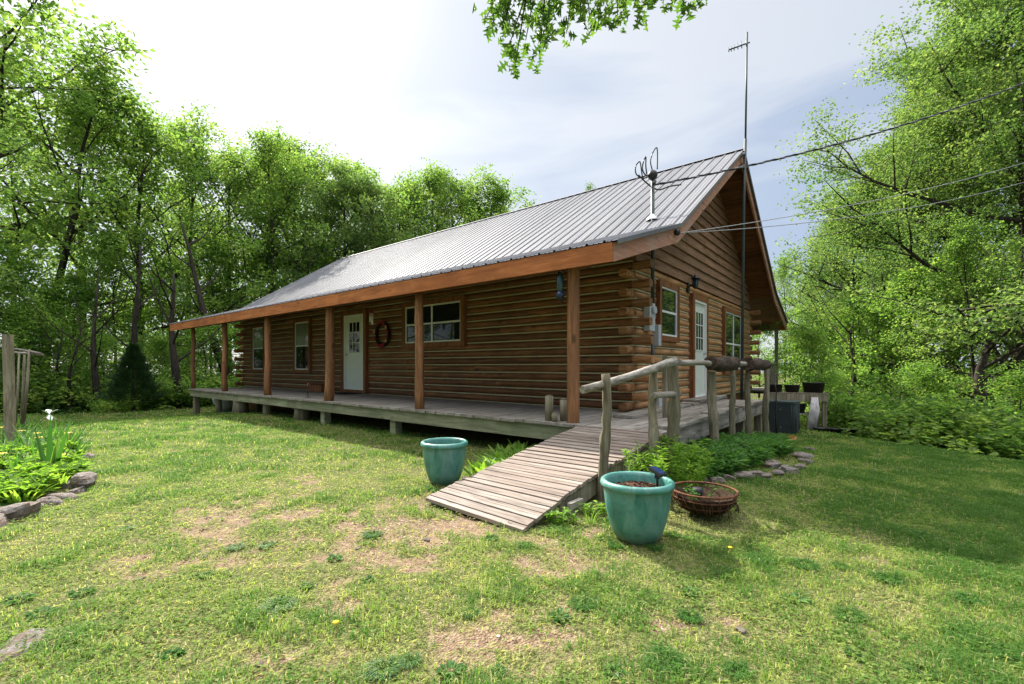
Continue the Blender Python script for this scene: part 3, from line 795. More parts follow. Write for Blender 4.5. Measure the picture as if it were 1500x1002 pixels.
for (px, py, hh, r, lb) in ((-3.53, 5.20, .34, .058, 'tallest of the three upright log pieces beside the porch post'), (-3.37, 5.31, .29, .05, 'middle height one of the three upright log pieces beside the porch post'), (-3.40, 5.14, .115, .042, 'shortest of the three upright log pieces beside the porch post')):
    m = MB(); m.tube([(px, py, DZ+.003), (px, py, DZ+hh*.5), (px, py, DZ+hh)], [r*1.02, r, r*.98], 14, wob=.05)
    m.tube([(px, py, DZ+hh), (px, py, DZ+hh+.015)], [r*.6, r*.6], 10)
    tag(m.build('log_candle_holder', M['grey']), lb, 'log piece', 'upright log pieces by the post')
wr = thing('door_wreath', 'dark vine wreath with pink and peach flowers on the wall beside the front door', 'wreath', (-10.05, YF-.1, DZ+1.58))
m = MB(); n = 40
for q in range(5):
    m.tube([(-10.05+math.cos(2*math.pi*k/n)*(.27+.03*math.sin(k*1.7+q*2)), YF-.09-.02*math.cos(k+q), DZ+1.58+math.sin(2*math.pi*k/n)*(.30+.03*math.sin(k*1.3+q))) for k in range(n+1)], .022, 5, caps=False)
m.build('vine_ring', M['vine'], wr)
for k in range(15):
    a = k*2.399; a = [1.3, 1.6, 1.9, 1.1, 2.2, .6, .2, -.2, -.6, -1.2, -1.5, -1.8, -2.1, 2.9, 3.4][k]
    cx, cz = -10.05+math.cos(a)*.28, DZ+1.58+math.sin(a)*.31; m = MB(); rr = random.uniform(.03, .05)
    for j in range(7):
        b = j*2*math.pi/7; m.add([(cx, YF-.15, cz), (cx+math.cos(b-.4)*rr, YF-.17, cz+math.sin(b-.4)*rr), (cx+math.cos(b)*rr*1.3, YF-.155, cz+math.sin(b)*rr*1.3), (cx+math.cos(b+.4)*rr, YF-.17, cz+math.sin(b+.4)*rr)], [(0, 1, 2, 3)])
    m.build('flower', M['peach'] if k in (5, 8, 13) else M['pink'], wr)
ch = thing('wind_chime', 'white and red wind chime hanging from the porch roof by the front door', 'wind chime', (-8.7, 5.6, DZ+1.7))
cp = W(544, 10.3); cp.z = 0
m = MB(); m.tube([(cp.x, cp.y, DZ+1.98), (cp.x, cp.y, DZ+2.3)], .004, 4); m.lathe([(.001, .05), (.06, .0), (.05, -.02), (.001, -.03)], 12, (cp.x, cp.y, DZ+1.98)); m.build('chime_top', M['pink'], ch)
for k in range(5):
    a = k*1.257; m = MB(); m.tube([(cp.x+.035*math.cos(a), cp.y+.035*math.sin(a), DZ+1.68+.02*k), (cp.x+.035*math.cos(a), cp.y+.035*math.sin(a), DZ+1.95)], .009, 6); m.build('tube', M['white'], ch)
sf = thing('candle_stand', 'little dark metal candle stand on the deck edge between two porch posts', 'candle stand', (-10.1, 5.3, DZ))
m = MB(); q = W(451, 10.95); m.tube([(q.x, q.y, DZ), (q.x, q.y, DZ+.26)], .008, 6); m.tube([(q.x-.05, q.y, DZ+.26), (q.x-.05, q.y, DZ+.30)], .02, 8); m.tube([(q.x-.06, q.y, DZ+.12), (q.x+.06, q.y, DZ+.14)], .008, 6)
m.lathe([(.06, .003), (.06, .012), (.001, .014)], 12, (q.x, q.y, DZ)); m.build('stand', M['black'], sf)
m = MB(); m.tube([(q.x, q.y, DZ+.262), (q.x, q.y, DZ+.34)], .018, 8); m.build('candle', M['terra'], sf)
m = MB(); m.box(-11.8, -10.9, 6.55, 7.05, DZ+.006, DZ+.022); tag(m.build('doormat', M['mat']), 'dark rectangular doormat on the deck before the white front door', 'doormat')
m = MB(); m.box(-13.2, -12.5, 6.75, 7.02, DZ+.006, DZ+.16); m.box(-13.15, -12.55, 6.78, 6.99, DZ+.161, DZ+.2); tag(m.build('storage_crate', M['casing']), 'low dark wooden crate on the deck against the log wall', 'crate')

# ================================================================== POTS
def teal_pot(loc, label, hgt=.47, R0=.265):
    p = thing('planter_pot', label, 'planter', loc, 'glazed teal planters')
    x, y, z = loc; k = R0/.265; h = hgt
    m = MB(); m.lathe([(.001, .0), (.125*k, .0), (.15*k, .018), (.178*k, .14*h), (.206*k, .32*h), (.226*k, .52*h), (.238*k, .72*h), (.243*k, .86*h), (.244*k, .875*h), (.262*k, .89*h), (.268*k, .93*h), (.262*k, .975*h), (.245*k, h), (.228*k, .985*h), (.222*k, .93*h), (.215*k, .8*h)], 48, loc)
    m.build('body', M['pot'], p)
    m = MB(); vs = []; n = 28
    for rr in (0, .35, .7, 1): 
        for j in range(n): a = 2*math.pi*j/n; vs.append((x+math.cos(a)*.218*k*rr, y+math.sin(a)*.218*k*rr, z+h*.83+.012*random.uniform(-1, 1)))
    m.add(vs, [(i*n+j, i*n+(j+1) % n, (i+1)*n+(j+1) % n, (i+1)*n+j) for i in range(3) for j in range(n)], smooth=False)
    for _ in range(160):
        a, rr = random.uniform(0, 6.28), .205*k*math.sqrt(random.random()); s = random.uniform(.006, .014)
        mt = Matrix.Translation((x+rr*math.cos(a), y+rr*math.sin(a), z+h*.84)) @ Matrix.Rotation(random.uniform(0, 6), 4, 'Z') @ Matrix.Rotation(random.uniform(-.8, .8), 4, 'X')
        m.box(-s, s, -s*.6, s*.6, -s*.25, s*.25, mtx=mt)
    m.build('soil', M['soil'], p)
    return p
pr = W(933, 3.32); pl = W(651, 4.95)
pr.z = gz1(pr.x, pr.y)-.01; pl.z = gz1(pl.x, pl.y)-.01
teal_pot(tuple(pr), 'teal glazed planter with a solar light in it, at the near side of the ramp', .442, .262)
teal_pot(tuple(pl), 'teal glazed planter on the lawn to the left of the ramp', .47, .255)
def solar(loc, rz, label, tilt=.25, hgt=.14, sc=1):
    s = thing('solar_light', label, 'solar light', loc)
    m = MB(); m.tube([(0, 0, 0), (0, 0, hgt)], .011, 8); m.box(-.02, .02, -.015, .015, hgt-.05, hgt)
    mt = Matrix.Translation((0, 0, hgt)) @ Matrix.Rotation(tilt, 4, 'Y')
    o = m.build('stake', M['blackpl']); o.parent = s
    m = MB(); m.box(-.075, .075, -.04, .04, 0, .03, mtx=mt); o = m.build('light_head', M['blackpl']); o.parent = s
    m = MB(); m.box(-.065, .065, -.034, .034, .031, .034, mtx=mt); o2 = m.build('solar_panel', M['blue']); o2.parent = o
    s.rotation_euler.z = rz; s.scale = (sc,)*3; return s
q = W(963, 3.30); solar((q.x, q.y, pr.z+.39), R(-25), 'small black solar spotlight standing in the near teal planter', hgt=.12, sc=.8)
q = W(690, 4.75); solar((q.x, q.y, gz1(q.x, q.y)-.005), R(20), 'small black solar light low on the grass beside the left teal planter', .1, .07, .8)
# wire hanging basket on the ground
bp = W(1031, 3.78); bp.z = gz1(bp.x, bp.y)
bk = thing('basket_planter', 'rusty round hanging basket lying on the grass behind the near planter', 'basket', tuple(bp))
m = MB(); n = 40; rr = .255
def ring(r, z, t, n=40): m.tube([(bp.x+math.cos(2*math.pi*k/n)*r, bp.y+math.sin(2*math.pi*k/n)*r, bp.z+z) for k in range(n+1)], t, 6, caps=False)
ring(.255, .205, .010); ring(.24, .15, .005); ring(.2, .09, .005)
for k in range(22):
    a = 2*math.pi*k/22
    m.tube([(bp.x+math.cos(a)*.255, bp.y+math.sin(a)*.255, bp.z+.205), (bp.x+math.cos(a+.1)*.24, bp.y+math.sin(a+.1)*.24, bp.z+.13), (bp.x+math.cos(a+.2)*.19, bp.y+math.sin(a+.2)*.19, bp.z+.06), (bp.x+math.cos(a+.3)*.08, bp.y+math.sin(a+.3)*.08, bp.z+.012)], .0035, 4)
m.build('wire_frame', M['rust'], bk)
m = MB(); m.lathe([(.001, .02), (.08, .022), (.18, .065), (.228, .13), (.238, .175), (.222, .17), (.2, .12), (.001, .11)], 36, tuple(bp)); m.build('coco_liner', M['coco'], bk)
m = MB()
for k in range(60):
    a = random.uniform(0, 6.28); L = random.uniform(.05, .13); s0 = Vector((bp.x+math.cos(a)*.236, bp.y+math.sin(a)*.236, bp.z+.14))
    m.tube([s0, s0+Vector((math.cos(a)*.03, math.sin(a)*.03, -L*.6)), s0+Vector((math.cos(a)*.01+random.uniform(-.02, .02), math.sin(a)*.01, -L))], .0025, 3)
m.build('hanging_fibres', M['coco'], bk)
mq = MB(); c = W(1022, 3.85); mq.lathe([(.001, 0), (.035, 0), (.045, .07), (.001, .07)], 12, (c.x, c.y, bp.z+.13)); tag(mq.build('nursery_pot', M['blackpl']), 'little black nursery pot sitting inside the rusty hanging basket', 'pot')

# ================================================================== RIGHT SIDE THINGS
ac = W(1146, 10.1); acz = gz1(ac.x, ac.y)
a = thing('air_conditioner', 'dark grey outdoor air conditioner unit past the end of the deck', 'air conditioner', (ac.x, ac.y, acz))
def rrect(cx, cy, w, r, n=6):
    pts = []
    for (sx, sy, a0) in ((1, 1, 0), (-1, 1, 90), (-1, -1, 180), (1, -1, 270)):
        for k in range(n): t = R(a0+90*k/(n-1)); pts.append((cx+sx*(w-r)+math.cos(t)*r, cy+sy*(w-r)+math.sin(t)*r))
    return pts
m = MB(); m.prism(rrect(ac.x, ac.y, .29, .08), 2, acz+.02, acz+.66); m.build('cabinet', M['acbody'], a)
m = MB()
for k in range(16):
    z = acz+.07+k*.036; m.prism(rrect(ac.x, ac.y, .297, .083), 2, z, z+.008)
for pt in rrect(ac.x, ac.y, .299, .085, 4): m.tube([(pt[0], pt[1], acz+.05), (pt[0], pt[1], acz+.64)], .006, 4)
m.build('grille', M['conduit'], a)
m = MB(); m.prism(rrect(ac.x, ac.y, .31, .09), 2, acz+.662, acz+.70); m.build('lid', M['conduit'], a)
bn0 = W(1166, 11.2); bz = -.35
bn = thing('potting_bench', 'weathered grey potting bench holding black tubs beyond the deck', 'bench', (bn0.x, bn0.y, bz))
def rb_(m, u0, u1, v0, v1, z0, z1):  # box in camera facing frame turned a little
    ang = TH-.25
    mt = Matrix.Translation((bn0.x, bn0.y, 0)) @ Matrix.Rotation(ang, 4, 'Z'); m.box(u0, u1, v0, v1, z0, z1, mtx=mt)
BT = .66
m = MB()
for k in range(4): rb_(m, -.66, .62, -.26+k*.13, -.135+k*.13, BT-.03, BT)
rb_(m, -.64, .60, -.262, -.235, BT-.2, BT-.032); m.build('bench_top', M['grey'], bn)
for (u, v) in ((-.58, -.2), (.54, -.2), (-.58, .22), (.54, .22)):
    m = MB(); rb_(m, u-.045, u+.045, v-.03, v+.03, bz-.1, BT-.032); m.build('leg', M['grey'], bn)
m = MB(); rb_(m, -.53, .49, -.2, .2, .13, .16); m.build('shelf', M['greyy'], bn)
def atb(u, v, z):
    p = Matrix.Translation((bn0.x, bn0.y, 0)) @ Matrix.Rotation(TH-.25, 4, 'Z') @ Vector((u, v, 0)); return (p.x, p.y, z)
for (u, r, h, lb) in ((-.48, .19, .19, 'black tub at the deck end of the potting bench'), (-.09, .17, .18, 'middle one of the three black tubs on the potting bench'), (.38, .24, .24, 'largest black tub, at the woods end of the potting bench')):
    m = MB(); m.lathe([(.001, 0), (r*.82, 0), (r*.98, h*.95), (r*1.05, h*.95), (r*1.05, h), (r*.95, h), (r*.93, h*.85), (.001, h*.84)], 24, atb(u, 0, BT+.002), sy=.8)
    tag(m.build('plastic_tub', M['blackpl']), lb, 'tub', 'black tubs on the potting bench')
m = MB(); m.lathe([(.001, 0), (.1, 0), (.14, .17), (.15, .17), (.15, .2), (.13, .2), (.12, .16), (.001, .15)], 20, atb(-.1, -.05, -.05)); tag(m.build('clay_pot', M['terra']), 'terracotta pot on the ground below the potting bench', 'pot')
m = MB(); m.lathe([(.001, 0), (.13, 0), (.16, .2), (.17, .22), (.14, .22), (.001, .18)], 20, atb(.05, 0, .162)); tag(m.build('dark_pot', M['blackpl']), 'dark pot on the lower shelf of the potting bench', 'pot')
m = MB()
for k in range(9):
    p0 = Vector(atb(.25+.012*k, -.29, BT-.1)); p1 = Vector(atb(.2+.02*k+.02*math.sin(k), -.33, .28)); p2 = Vector(atb(.12+.022*k, -.36, -.22)); m.tube([p0, p1, p2], [.012+.008*(k % 3), .018+.01*((k+1) % 3), .014+.012*(k % 2)], 6, wob=.5)
tag(m.build('hanging_cloth', M['rubber']), 'pale crumpled cloth hanging from the front of the potting bench', 'cloth')
for (px, dd, r, h, lb) in ((1206, 10.6, .2, .12, 'low black tray on the grass beside the potting bench'), (1221, 10.5, .16, .15, 'black tub between the tray and the last tub on the lawn edge'), (1243, 10.3, .16, .2, 'black nursery tub at the lawn edge farthest from the deck')):
    p = W(px, dd); z = gz1(p.x, p.y)-.01; m = MB(); m.lathe([(.001, 0), (r*.85, 0), (r, h), (r*1.05, h), (r*.95, h), (r*.9, h*.8), (.001, h*.8)], 20, (p.x, p.y, z)); tag(m.build('nursery_tub', M['blackpl']), lb, 'tub', 'black tubs on the lawn edge')
p = W(1139, 8.6); gzz = gz1(p.x, p.y); m = MB(); m.tube([(p.x, p.y, gzz-.1), (p.x-.03, p.y, gzz+.4), (p.x-.02, p.y, gzz+.95), (p.x-.05, p.y, gzz+1.1)], [.016, .014, .01, .006], 6)
for k in range(4): m.tube([(p.x-.02, p.y, gzz+.2+k*.17), (p.x+.06*(-1)**k, p.y+.02, gzz+.27+k*.17)], .007, 5)
tag(m.build('garden_stake', M['black']), 'thin dark garden stake standing before the air conditioner', 'stake')
m = MB(); hp = W(1145, 8.9); hz = gz1(hp.x, hp.y)
for q in range(3):
    m.tube([(hp.x+.2*math.cos(k*.35)*(1+.1*q), hp.y+.35*math.sin(k*.35)*(1+.06*q), hz+.01+.015*q+.006*math.sin(k)) for k in range(19)], .012, 6)
tag(m.build('garden_hose', M['hose']), 'orange garden hose coiled in the grass beside the deck end', 'hose')
# rear porch railing, seen past the gable
rr_ = thing('rear_porch_rail', 'pale wooden railing of the rear porch seen past the house corner', 'railing', (-2.7, 17.5, DZ))
m = MB(); m.box(-2.80, -2.72, 16.4, 18.0, DZ+.82, DZ+.86); m.box(-2.78, -2.74, 16.4, 18.0, DZ+.1, DZ+.15); m.build('top_rail', M['greyy'], rr_)
for k in range(10):
    m = MB(); y = 16.5+k*.155; m.box(-2.775, -2.745, y, y+.03, DZ+.15, DZ+.82); m.build('baluster', M['greyy'], rr_)
rd = thing('rear_porch_deck', 'rear porch plank deck just visible behind the house corner', 'deck', (-10, 17, 0))
m = MB(); m.box(-18, -2.7, 16.06, 18.1, DZ-.04, DZ); m.build('boards', M['deck'], rd)
m = MB(); m.box(-18, -2.69, 18.102, 18.14, DZ-.22, DZ); m.box(-2.698, -2.66, 16.1, 18.1, DZ-.22, DZ); m.build('skirt', M['skirt'], rd)
# propane tank by the far end of the deck
tk = W(330, 16.2); tz = gz1(tk.x, tk.y)
t = thing('propane_tank', 'white propane tank lying behind the far deck supports', 'tank', (tk.x, tk.y, tz))
m = MB(); ax = Vector((.95, -.25, 0)).normalized(); cc = Vector((tk.x, tk.y, tz+.45))
prs = [(-.95, .001), (-.93, .1), (-.86, .22), (-.74, .32), (-.6, .36), (.6, .36), (.74, .32), (.86, .22), (.93, .1), (.95, .001)]
m.tube([cc+ax*a_ for a_, _ in prs], [r_ for _, r_ in prs], 24, caps=False); m.build('vessel', M['tank'], t)
for s_ in (-.5, .5):
    m = MB(); q = cc+ax*s_; m.box(q.x-.06, q.x+.06, q.y-.25, q.y+.25, tz-.1, tz+.14); m.build('foot', M['tank'], t)

# ================================================================== PLANTS (leaf helpers)
def leaves_np(Cn, D, N, L, Wd, fold=.25, shape='kite'):
    """vectorised leaf quads: centre-base Cn, direction D, normal N, length L, width Wd"""
    n = len(Cn); D = D/np.linalg.norm(D, axis=1, keepdims=True)
    Sd = np.cross(D, N); Sd /= np.maximum(np.linalg.norm(Sd, axis=1, keepdims=True), 1e-6); Nn = np.cross(Sd, D)
    L = L[:, None]; Wd = Wd[:, None]
    b = Cn; tip = Cn+D*L-Nn*L*.12; l = Cn+D*L*.5+Sd*Wd*.5+Nn*Wd*fold; r = Cn+D*L*.5-Sd*Wd*.5+Nn*Wd*fold
    V = np.stack([b, l, tip, r], 1).reshape(-1, 3)
    i = np.arange(n)*4
    Ft = np.concatenate([np.stack([i, i+1, i+2], 1), np.stack([i, i+2, i+3], 1)])
    return V, Ft
def blades_np(B, D, L, Wd, curve=.4):
    """curved grass blade: 5 verts, quad + tri"""
    n = len(B); Sd = np.stack([-D[:, 1], D[:, 0], 0*D[:, 0]], 1); L = L[:, None]; Wd = Wd[:, None]
    up = np.array([0, 0, 1.0]); hv = D*1.0
    p1 = B+(up*.62+hv*.18)*L; p2 = B+(up*(1-curve*.5)+hv*(.35+curve))*L*.9
    V = np.stack([B-Sd*Wd*.5, B+Sd*Wd*.5, p1+Sd*Wd*.4, p1-Sd*Wd*.4, p2], 1).reshape(-1, 3)
    i = np.arange(n)*5
    return V, np.stack([i, i+1, i+2, i+3], 1), np.stack([i+3, i+2, i+4], 1)

# ---------------- grass
def build_grass():
    Vs = []; Q = []; T = []; A = []; off = 0
    def scatter(dmin, dmax, dens, tmax=1.8):
        area = tmax*(dmax**2-dmin**2); n = int(area*dens)
        d = np.sqrt(rng.uniform(dmin**2, dmax**2, n)); t = rng.uniform(-tmax, tmax, n); lat = t*d
        x = -S*d+C*lat; y = C*d+S*lat
        return x, y, d
    def keep(x, y):
        k = ~((x > -18.2) & (x < -1.95) & (y > 5.6) & (y < 18))
        k &= ~((x > -3.2) & (x < -2.0) & (y > 2.8) & (y < 5.2))
        for p in (pr, pl): k &= (x-p.x)**2+(y-p.y)**2 > .15**2
        k &= ~((x < -6.2) & (y < .9+.0*x) & (y > -3) & (x > -11))
        return k
    for (d0, d1, dens, hs, ws) in ((1.2, 3.2, 7500, 1.0, 1.0), (3.2, 5.5, 3600, 1.0, 1.4), (5.5, 9, 1500, 1.1, 2.1), (9, 15, 600, 1.25, 3.6), (15, 24, 230, 1.5, 6)):
        x, y, d = scatter(d0, d1, dens)
        b = bare(x, y); cl = fbm(x*3.1, y*3.1, 41, 3); cl2 = fbm(x*9, y*9, 43, 2)
        w = woods(x, y)
        lush = np.clip(sstep(.5, 3.2, x+2.2)*.6+sstep(-4.0, -8, x)*.55+.55*sstep(3.9, 4.8, y)*sstep(-2.0, -1.2, x), 0, 1.1)
        pk = (1-.95*b)*(.22+1.5*np.clip(cl-.30+.28*lush, 0, 1))*(1-.6*w)
        k = (rng.uniform(0, 1, len(x)) < pk) & keep(x, y)
        x, y, b, cl, cl2, lush = x[k], y[k], b[k], cl[k], cl2[k], lush[k]; n = len(x)
        B = np.stack([x, y, gz(x, y)+.022*(fbm(x*3, y*3, 5, 4)-.5)-.012*b-.004], 1)
        a = rng.uniform(0, 6.283, n); D = np.stack([np.cos(a), np.sin(a), 0*a], 1)
        L = (rng.uniform(.015, .042, n)+.11*np.clip(cl-.52, 0, 1)*rng.uniform(.3, 1.6, n)+.02*lush)*hs
        Wd = rng.uniform(.003, .0055, n)*ws
        V, q, t = blades_np(B, D, L, Wd, .5)
        tint = np.clip(.36+1.2*(cl2-.5)-1.3*(cl-.5)-.42*lush+rng.normal(0, .15, n), 0, 1)
        dry = rng.uniform(0, 1, n) < (.09*(1-lush*.9)+.25*b); tint[dry] = rng.uniform(.8, 1, dry.sum())
        Vs.append(V); Q.append(q+off); T.append(t+off); A.append(np.repeat(tint, 5)); off += len(V)
    # small broad weed and clover leaves lying low
    for (d0, d1, dens, sc) in ((1.6, 3.5, 3600, 1.1), (3.5, 6.5, 1500, 1.4), (6.5, 12, 300, 2.0)):
        x, y, d = scatter(d0, d1, dens); b = bare(x, y); cl = fbm(x*2.3+9, y*2.3, 47, 4)
        k = (rng.uniform(0, 1, len(x)) < np.clip((cl-.42)*4, 0, 1)*(1-.75*b)) & keep(x, y)
        x, y, cl = x[k], y[k], cl[k]; n = len(x)
        B = np.stack([x, y, gz(x, y)+rng.uniform(.002, .028, n)], 1)
        a = rng.uniform(0, 6.283, n); D = np.stack([np.cos(a), np.sin(a), rng.uniform(-.1, .6, n)], 1)
        N = np.stack([rng.normal(0, .3, n), rng.normal(0, .3, n), np.ones(n)], 1)
        V, t = leaves_np(B, D, N*1.0, rng.uniform(.010, .024, n)*sc, rng.uniform(.008, .016, n)*sc, .1)
        Vs.append(V); T.append(t+off); A.append(np.repeat(np.clip(.35+rng.normal(0, .14, n)-.5*(cl-.55), 0, .8), 4)); off += len(V)
    for (d0, d1, dens, sc) in ((1.6, 3.5, 500, 1), (3.5, 7, 150, 1.5)):
        x, y, d = scatter(d0, d1, dens); k = keep(x, y); x, y = x[k], y[k]; n = len(x)
        B = np.stack([x, y, gz(x, y)+rng.uniform(.002, .012, n)], 1); a = rng.uniform(0, 6.283, n); D = np.stack([np.cos(a), np.sin(a), rng.uniform(-.05, .2, n)], 1)
        N = np.stack([rng.normal(0, .3, n), rng.normal(0, .3, n), np.ones(n)], 1)
        V, t = leaves_np(B, D, N, rng.uniform(.02, .06, n)*sc, rng.uniform(.0015, .004, n)*sc, .05)
        Vs.append(V); T.append(t+off); A.append(np.repeat(rng.uniform(.85, 1.0, n), 4)); off += len(V)
    o = np_mesh('lawn_grass', np.concatenate(Vs), [np.concatenate(Q), np.concatenate(T)], M['grass'], {'rnd': np.concatenate(A)})
    tag(o, 'short patchy grass and clover growing over the lawn', 'grass', None, 'stuff')
build_grass()
# broad tufts and flat weeds
def tuft_mesh(n, L, Wd, spread, lean=.6, seed=0):
    r_ = np.random.default_rng(seed)
    a = r_.uniform(0, 6.283, n); rr = spread*np.sqrt(r_.uniform(0, 1, n))
    B = np.stack([rr*np.cos(a), rr*np.sin(a), np.zeros(n)-.01], 1)
    a2 = a+r_.normal(0, .7, n); D = np.stack([np.cos(a2), np.sin(a2), 0*a2], 1)
    V, q, t = blades_np(B, D, r_.uniform(.5, 1, n)*L, r_.uniform(.7, 1.2, n)*Wd, lean)
    return V, [q, t], np.repeat(np.clip(r_.normal(.35, .2, n), 0, 1), 5)
def weed_group(name, proto, spots, label, cat, group, smin=.8, smax=1.25):
    for i, (x, y) in enumerate(spots):
        o = proto if i == 0 else dup(proto)
        o.location = (x, y, gz1(x, y)-.005); o.rotation_euler.z = random.uniform(0, 6.28); s = random.uniform(smin, smax); o.scale = (s, s, s)
        tag(o, label, cat, group)
V, Fc, A = tuft_mesh(240, .085, .005, .075, .7, 1); tp = np_mesh('grass_tuft', V, Fc, M['bed'], {'rnd': A})
weed_group('grass_tuft', tp, [(p.x, p.y) for p in (G(*q) for q in ((855, 888), (1010, 905), (345, 803), (410, 890), (690, 900), (545, 785), (1110, 820), (1345, 785), (975, 970), (560, 985), (1080, 985), (185, 775), (600, 970), (1245, 905), (1400, 930), (390, 800), (900, 800), (960, 803), (985, 785), (885, 790), (628, 716), (660, 722), (682, 712), (640, 720), (1420, 880), (1300, 850), (720, 790), (1180, 830), (1010, 790), (770, 800), (1450, 820), (1480, 960), (1350, 985), (1230, 830)))], 'small dark green tuft of coarser grass in the lawn', 'grass tuft', 'coarse tufts in the lawn', .5, .9)
def rosette(seed):
    r_ = np.random.default_rng(seed); n = 46; a = r_.uniform(0, 6.283, n); L = r_.uniform(.03, .07, n)
    B = np.stack([.03*np.cos(a)*r_.uniform(0, 1, n), .03*np.sin(a), r_.uniform(.005, .02, n)], 1); D = np.stack([np.cos(a), np.sin(a), r_.uniform(.05, .6, n)], 1); N = np.tile(np.array([[0, 0, 1.0]]), (n, 1))
    V, t = leaves_np(B, D, N, L, L*.42, .15); return V, [t], np.repeat(r_.uniform(.2, .8, n), 4)
V, Fc, A = rosette(3); rp = np_mesh('broadleaf_weed', V, Fc, M['bed'], {'rnd': A})
weed_group('broadleaf_weed', rp, [(p.x, p.y) for p in (G(*q) for q in ((250, 960), (120, 870), (300, 845), (730, 985), (660, 985), (1165, 880), (1250, 960), (450, 860), (540, 850), (900, 985), (30, 880), (60, 900), (490, 820), (1010, 870), (820, 905)))], 'flat rosette of broad weed leaves pressed into the lawn', 'weed', 'broadleaf weeds in the lawn', .5, .9)
for (px, py) in ((492, 923), (1070, 810)):
    p = G(px, py); m = MB(); z = gz1(p.x, p.y); m.tube([(p.x, p.y, z-.02), (p.x, p.y, z+.035)], .002, 4); m.lathe([(.012, .034), (.016, .040), (.001, .043)], 10, (p.x, p.y, z)); tag(m.build('dandelion', M['yellow']), 'tiny yellow dandelion flower in the lawn', 'flower', 'dandelions in the lawn')

# ---------------- rocks
def rock_mesh(seed, flat=.5, name='stone'):
    r_ = random.Random(seed); m = MB(); n, k = 14, 8; vs = []
    ph = [r_.uniform(0, 6) for _ in range(6)]
    for i in range(k+1):
        el = -math.pi/2+math.pi*i/k
        for j in range(n):
            a = 2*math.pi*j/n
            rr = 1+.18*math.sin(2*a+ph[0])+.12*math.sin(3*a+ph[1]+el*2)+.1*math.sin(4*el+ph[2])+r_.uniform(-.13, .13)
            ce = math.copysign(abs(math.cos(el))**.6, math.cos(el)); se = math.copysign(abs(math.sin(el))**.7, math.sin(el))
            vs.append((ce*math.cos(a)*rr, ce*math.sin(a)*rr*.75, se*flat*(1+.12*math.sin(a+ph[3]))))
    fs = [(i*n+j, i*n+(j+1) % n, (i+1)*n+(j+1) % n, (i+1)*n+j) for i in range(k) for j in range(n)]
    m.add(vs, fs, r_.random(), smooth=r_.random() < .3); return m
def place_rocks(spots, label, group, name='edging_stone', cat='stone', flat=.5):
    protos = []
    for i, (x, y, s, zoff) in enumerate(spots):
        if i < 9: o = rock_mesh(i*7+len(spots), flat).build(name, M['rock']); protos.append(o)
        else: o = dup(protos[i % len(protos)])
        o.location = (x, y, gz1(x, y)+zoff); o.rotation_euler = (random.uniform(-.2, .2), random.uniform(-.2, .2), random.uniform(0, 6.28)); o.scale = (s, s, s*random.uniform(.8, 1.2))
        tag(o, label if isinstance(label, str) else label[i], cat, group)
sp = []
for (px, py, w) in ((5, 765, 22), (28, 757, 18), (48, 750, 15), (72, 742, 18), (92, 734, 15), (112, 724, 14), (100, 716, 12), (118, 676, 14), (112, 690, 12), (104, 664, 12), (-14, 772, 20)):
    p = G(px, py-4); sp.append((p.x, p.y, w/F*p.length*.8*random.uniform(.75, 1.3), .0))
place_rocks(sp, 'weathered grey and rust field stone edging the left flower bed', 'edging stones of the left bed')
p = G(122, 712); o = rock_mesh(99, .62).build('edging_stone', M['rock']); o.location = (p.x, p.y, gz1(p.x, p.y)+.06); o.scale = (.17, .15, .14); tag(o, 'largest blocky grey stone at the corner of the left flower bed', 'stone', 'edging stones of the left bed')
sp = []
for (px, py, w) in ((1050, 712, 10), (1068, 708, 14), (1087, 706, 16), (1106, 704, 14), (1122, 706, 20), (1140, 700, 14), (1155, 697, 16), (1172, 692, 12), (1180, 684, 14), (1186, 676, 10), (1186, 666, 10), (1172, 676, 12), (1130, 690, 12), (1030, 712, 10), (1000, 722, 10), (985, 718, 12)):
    p = G(px, py-5); sp.append((p.x, p.y, w/F*p.length*.75*random.uniform(.7, 1.35), .02))
place_rocks(sp, 'rough brown grey stone edging the shaded bed beside the deck', 'edging stones of the right bed')
sp = []
for (px, py, w) in ((30, 948, 42), (70, 938, 26), (225, 916, 18), (130, 925, 12)): p = G(px, py); sp.append((p.x, p.y, w/F*p.length*.7, -.03))
place_rocks(sp, ['dark jagged rock breaking the turf at the bottom left corner', 'small rock next to the jagged rock at the bottom left', 'pale flat stone sunk in bare dirt on the left lawn', 'little flat stone between the jagged rock and the pale stone'], 'rocks in the lawn', 'lawn_rock', 'rock', .35)
sp = []
for (px, py, w) in ((823, 889, 7), (1115, 955, 9), (1085, 922, 12), (525, 802, 8), (790, 845, 8), (625, 790, 7), (560, 840, 6), (590, 890, 5), (380, 972, 8), (500, 972, 8), (1035, 900, 5), (705, 870, 6), (840, 780, 6), (815, 905, 5), (790, 870, 5), (540, 845, 7), (205, 848, 9), (660, 862, 5), (1060, 995, 10), (1050, 975, 8), (300, 815, 6), (470, 800, 5)): p = G(px, py); sp.append((p.x, p.y, w/F*p.length*.7, -.004))
place_rocks(sp, 'small pale stone lying loose on the patchy lawn', 'loose pale stones on the lawn', 'lawn_stone', 'stone', .35)
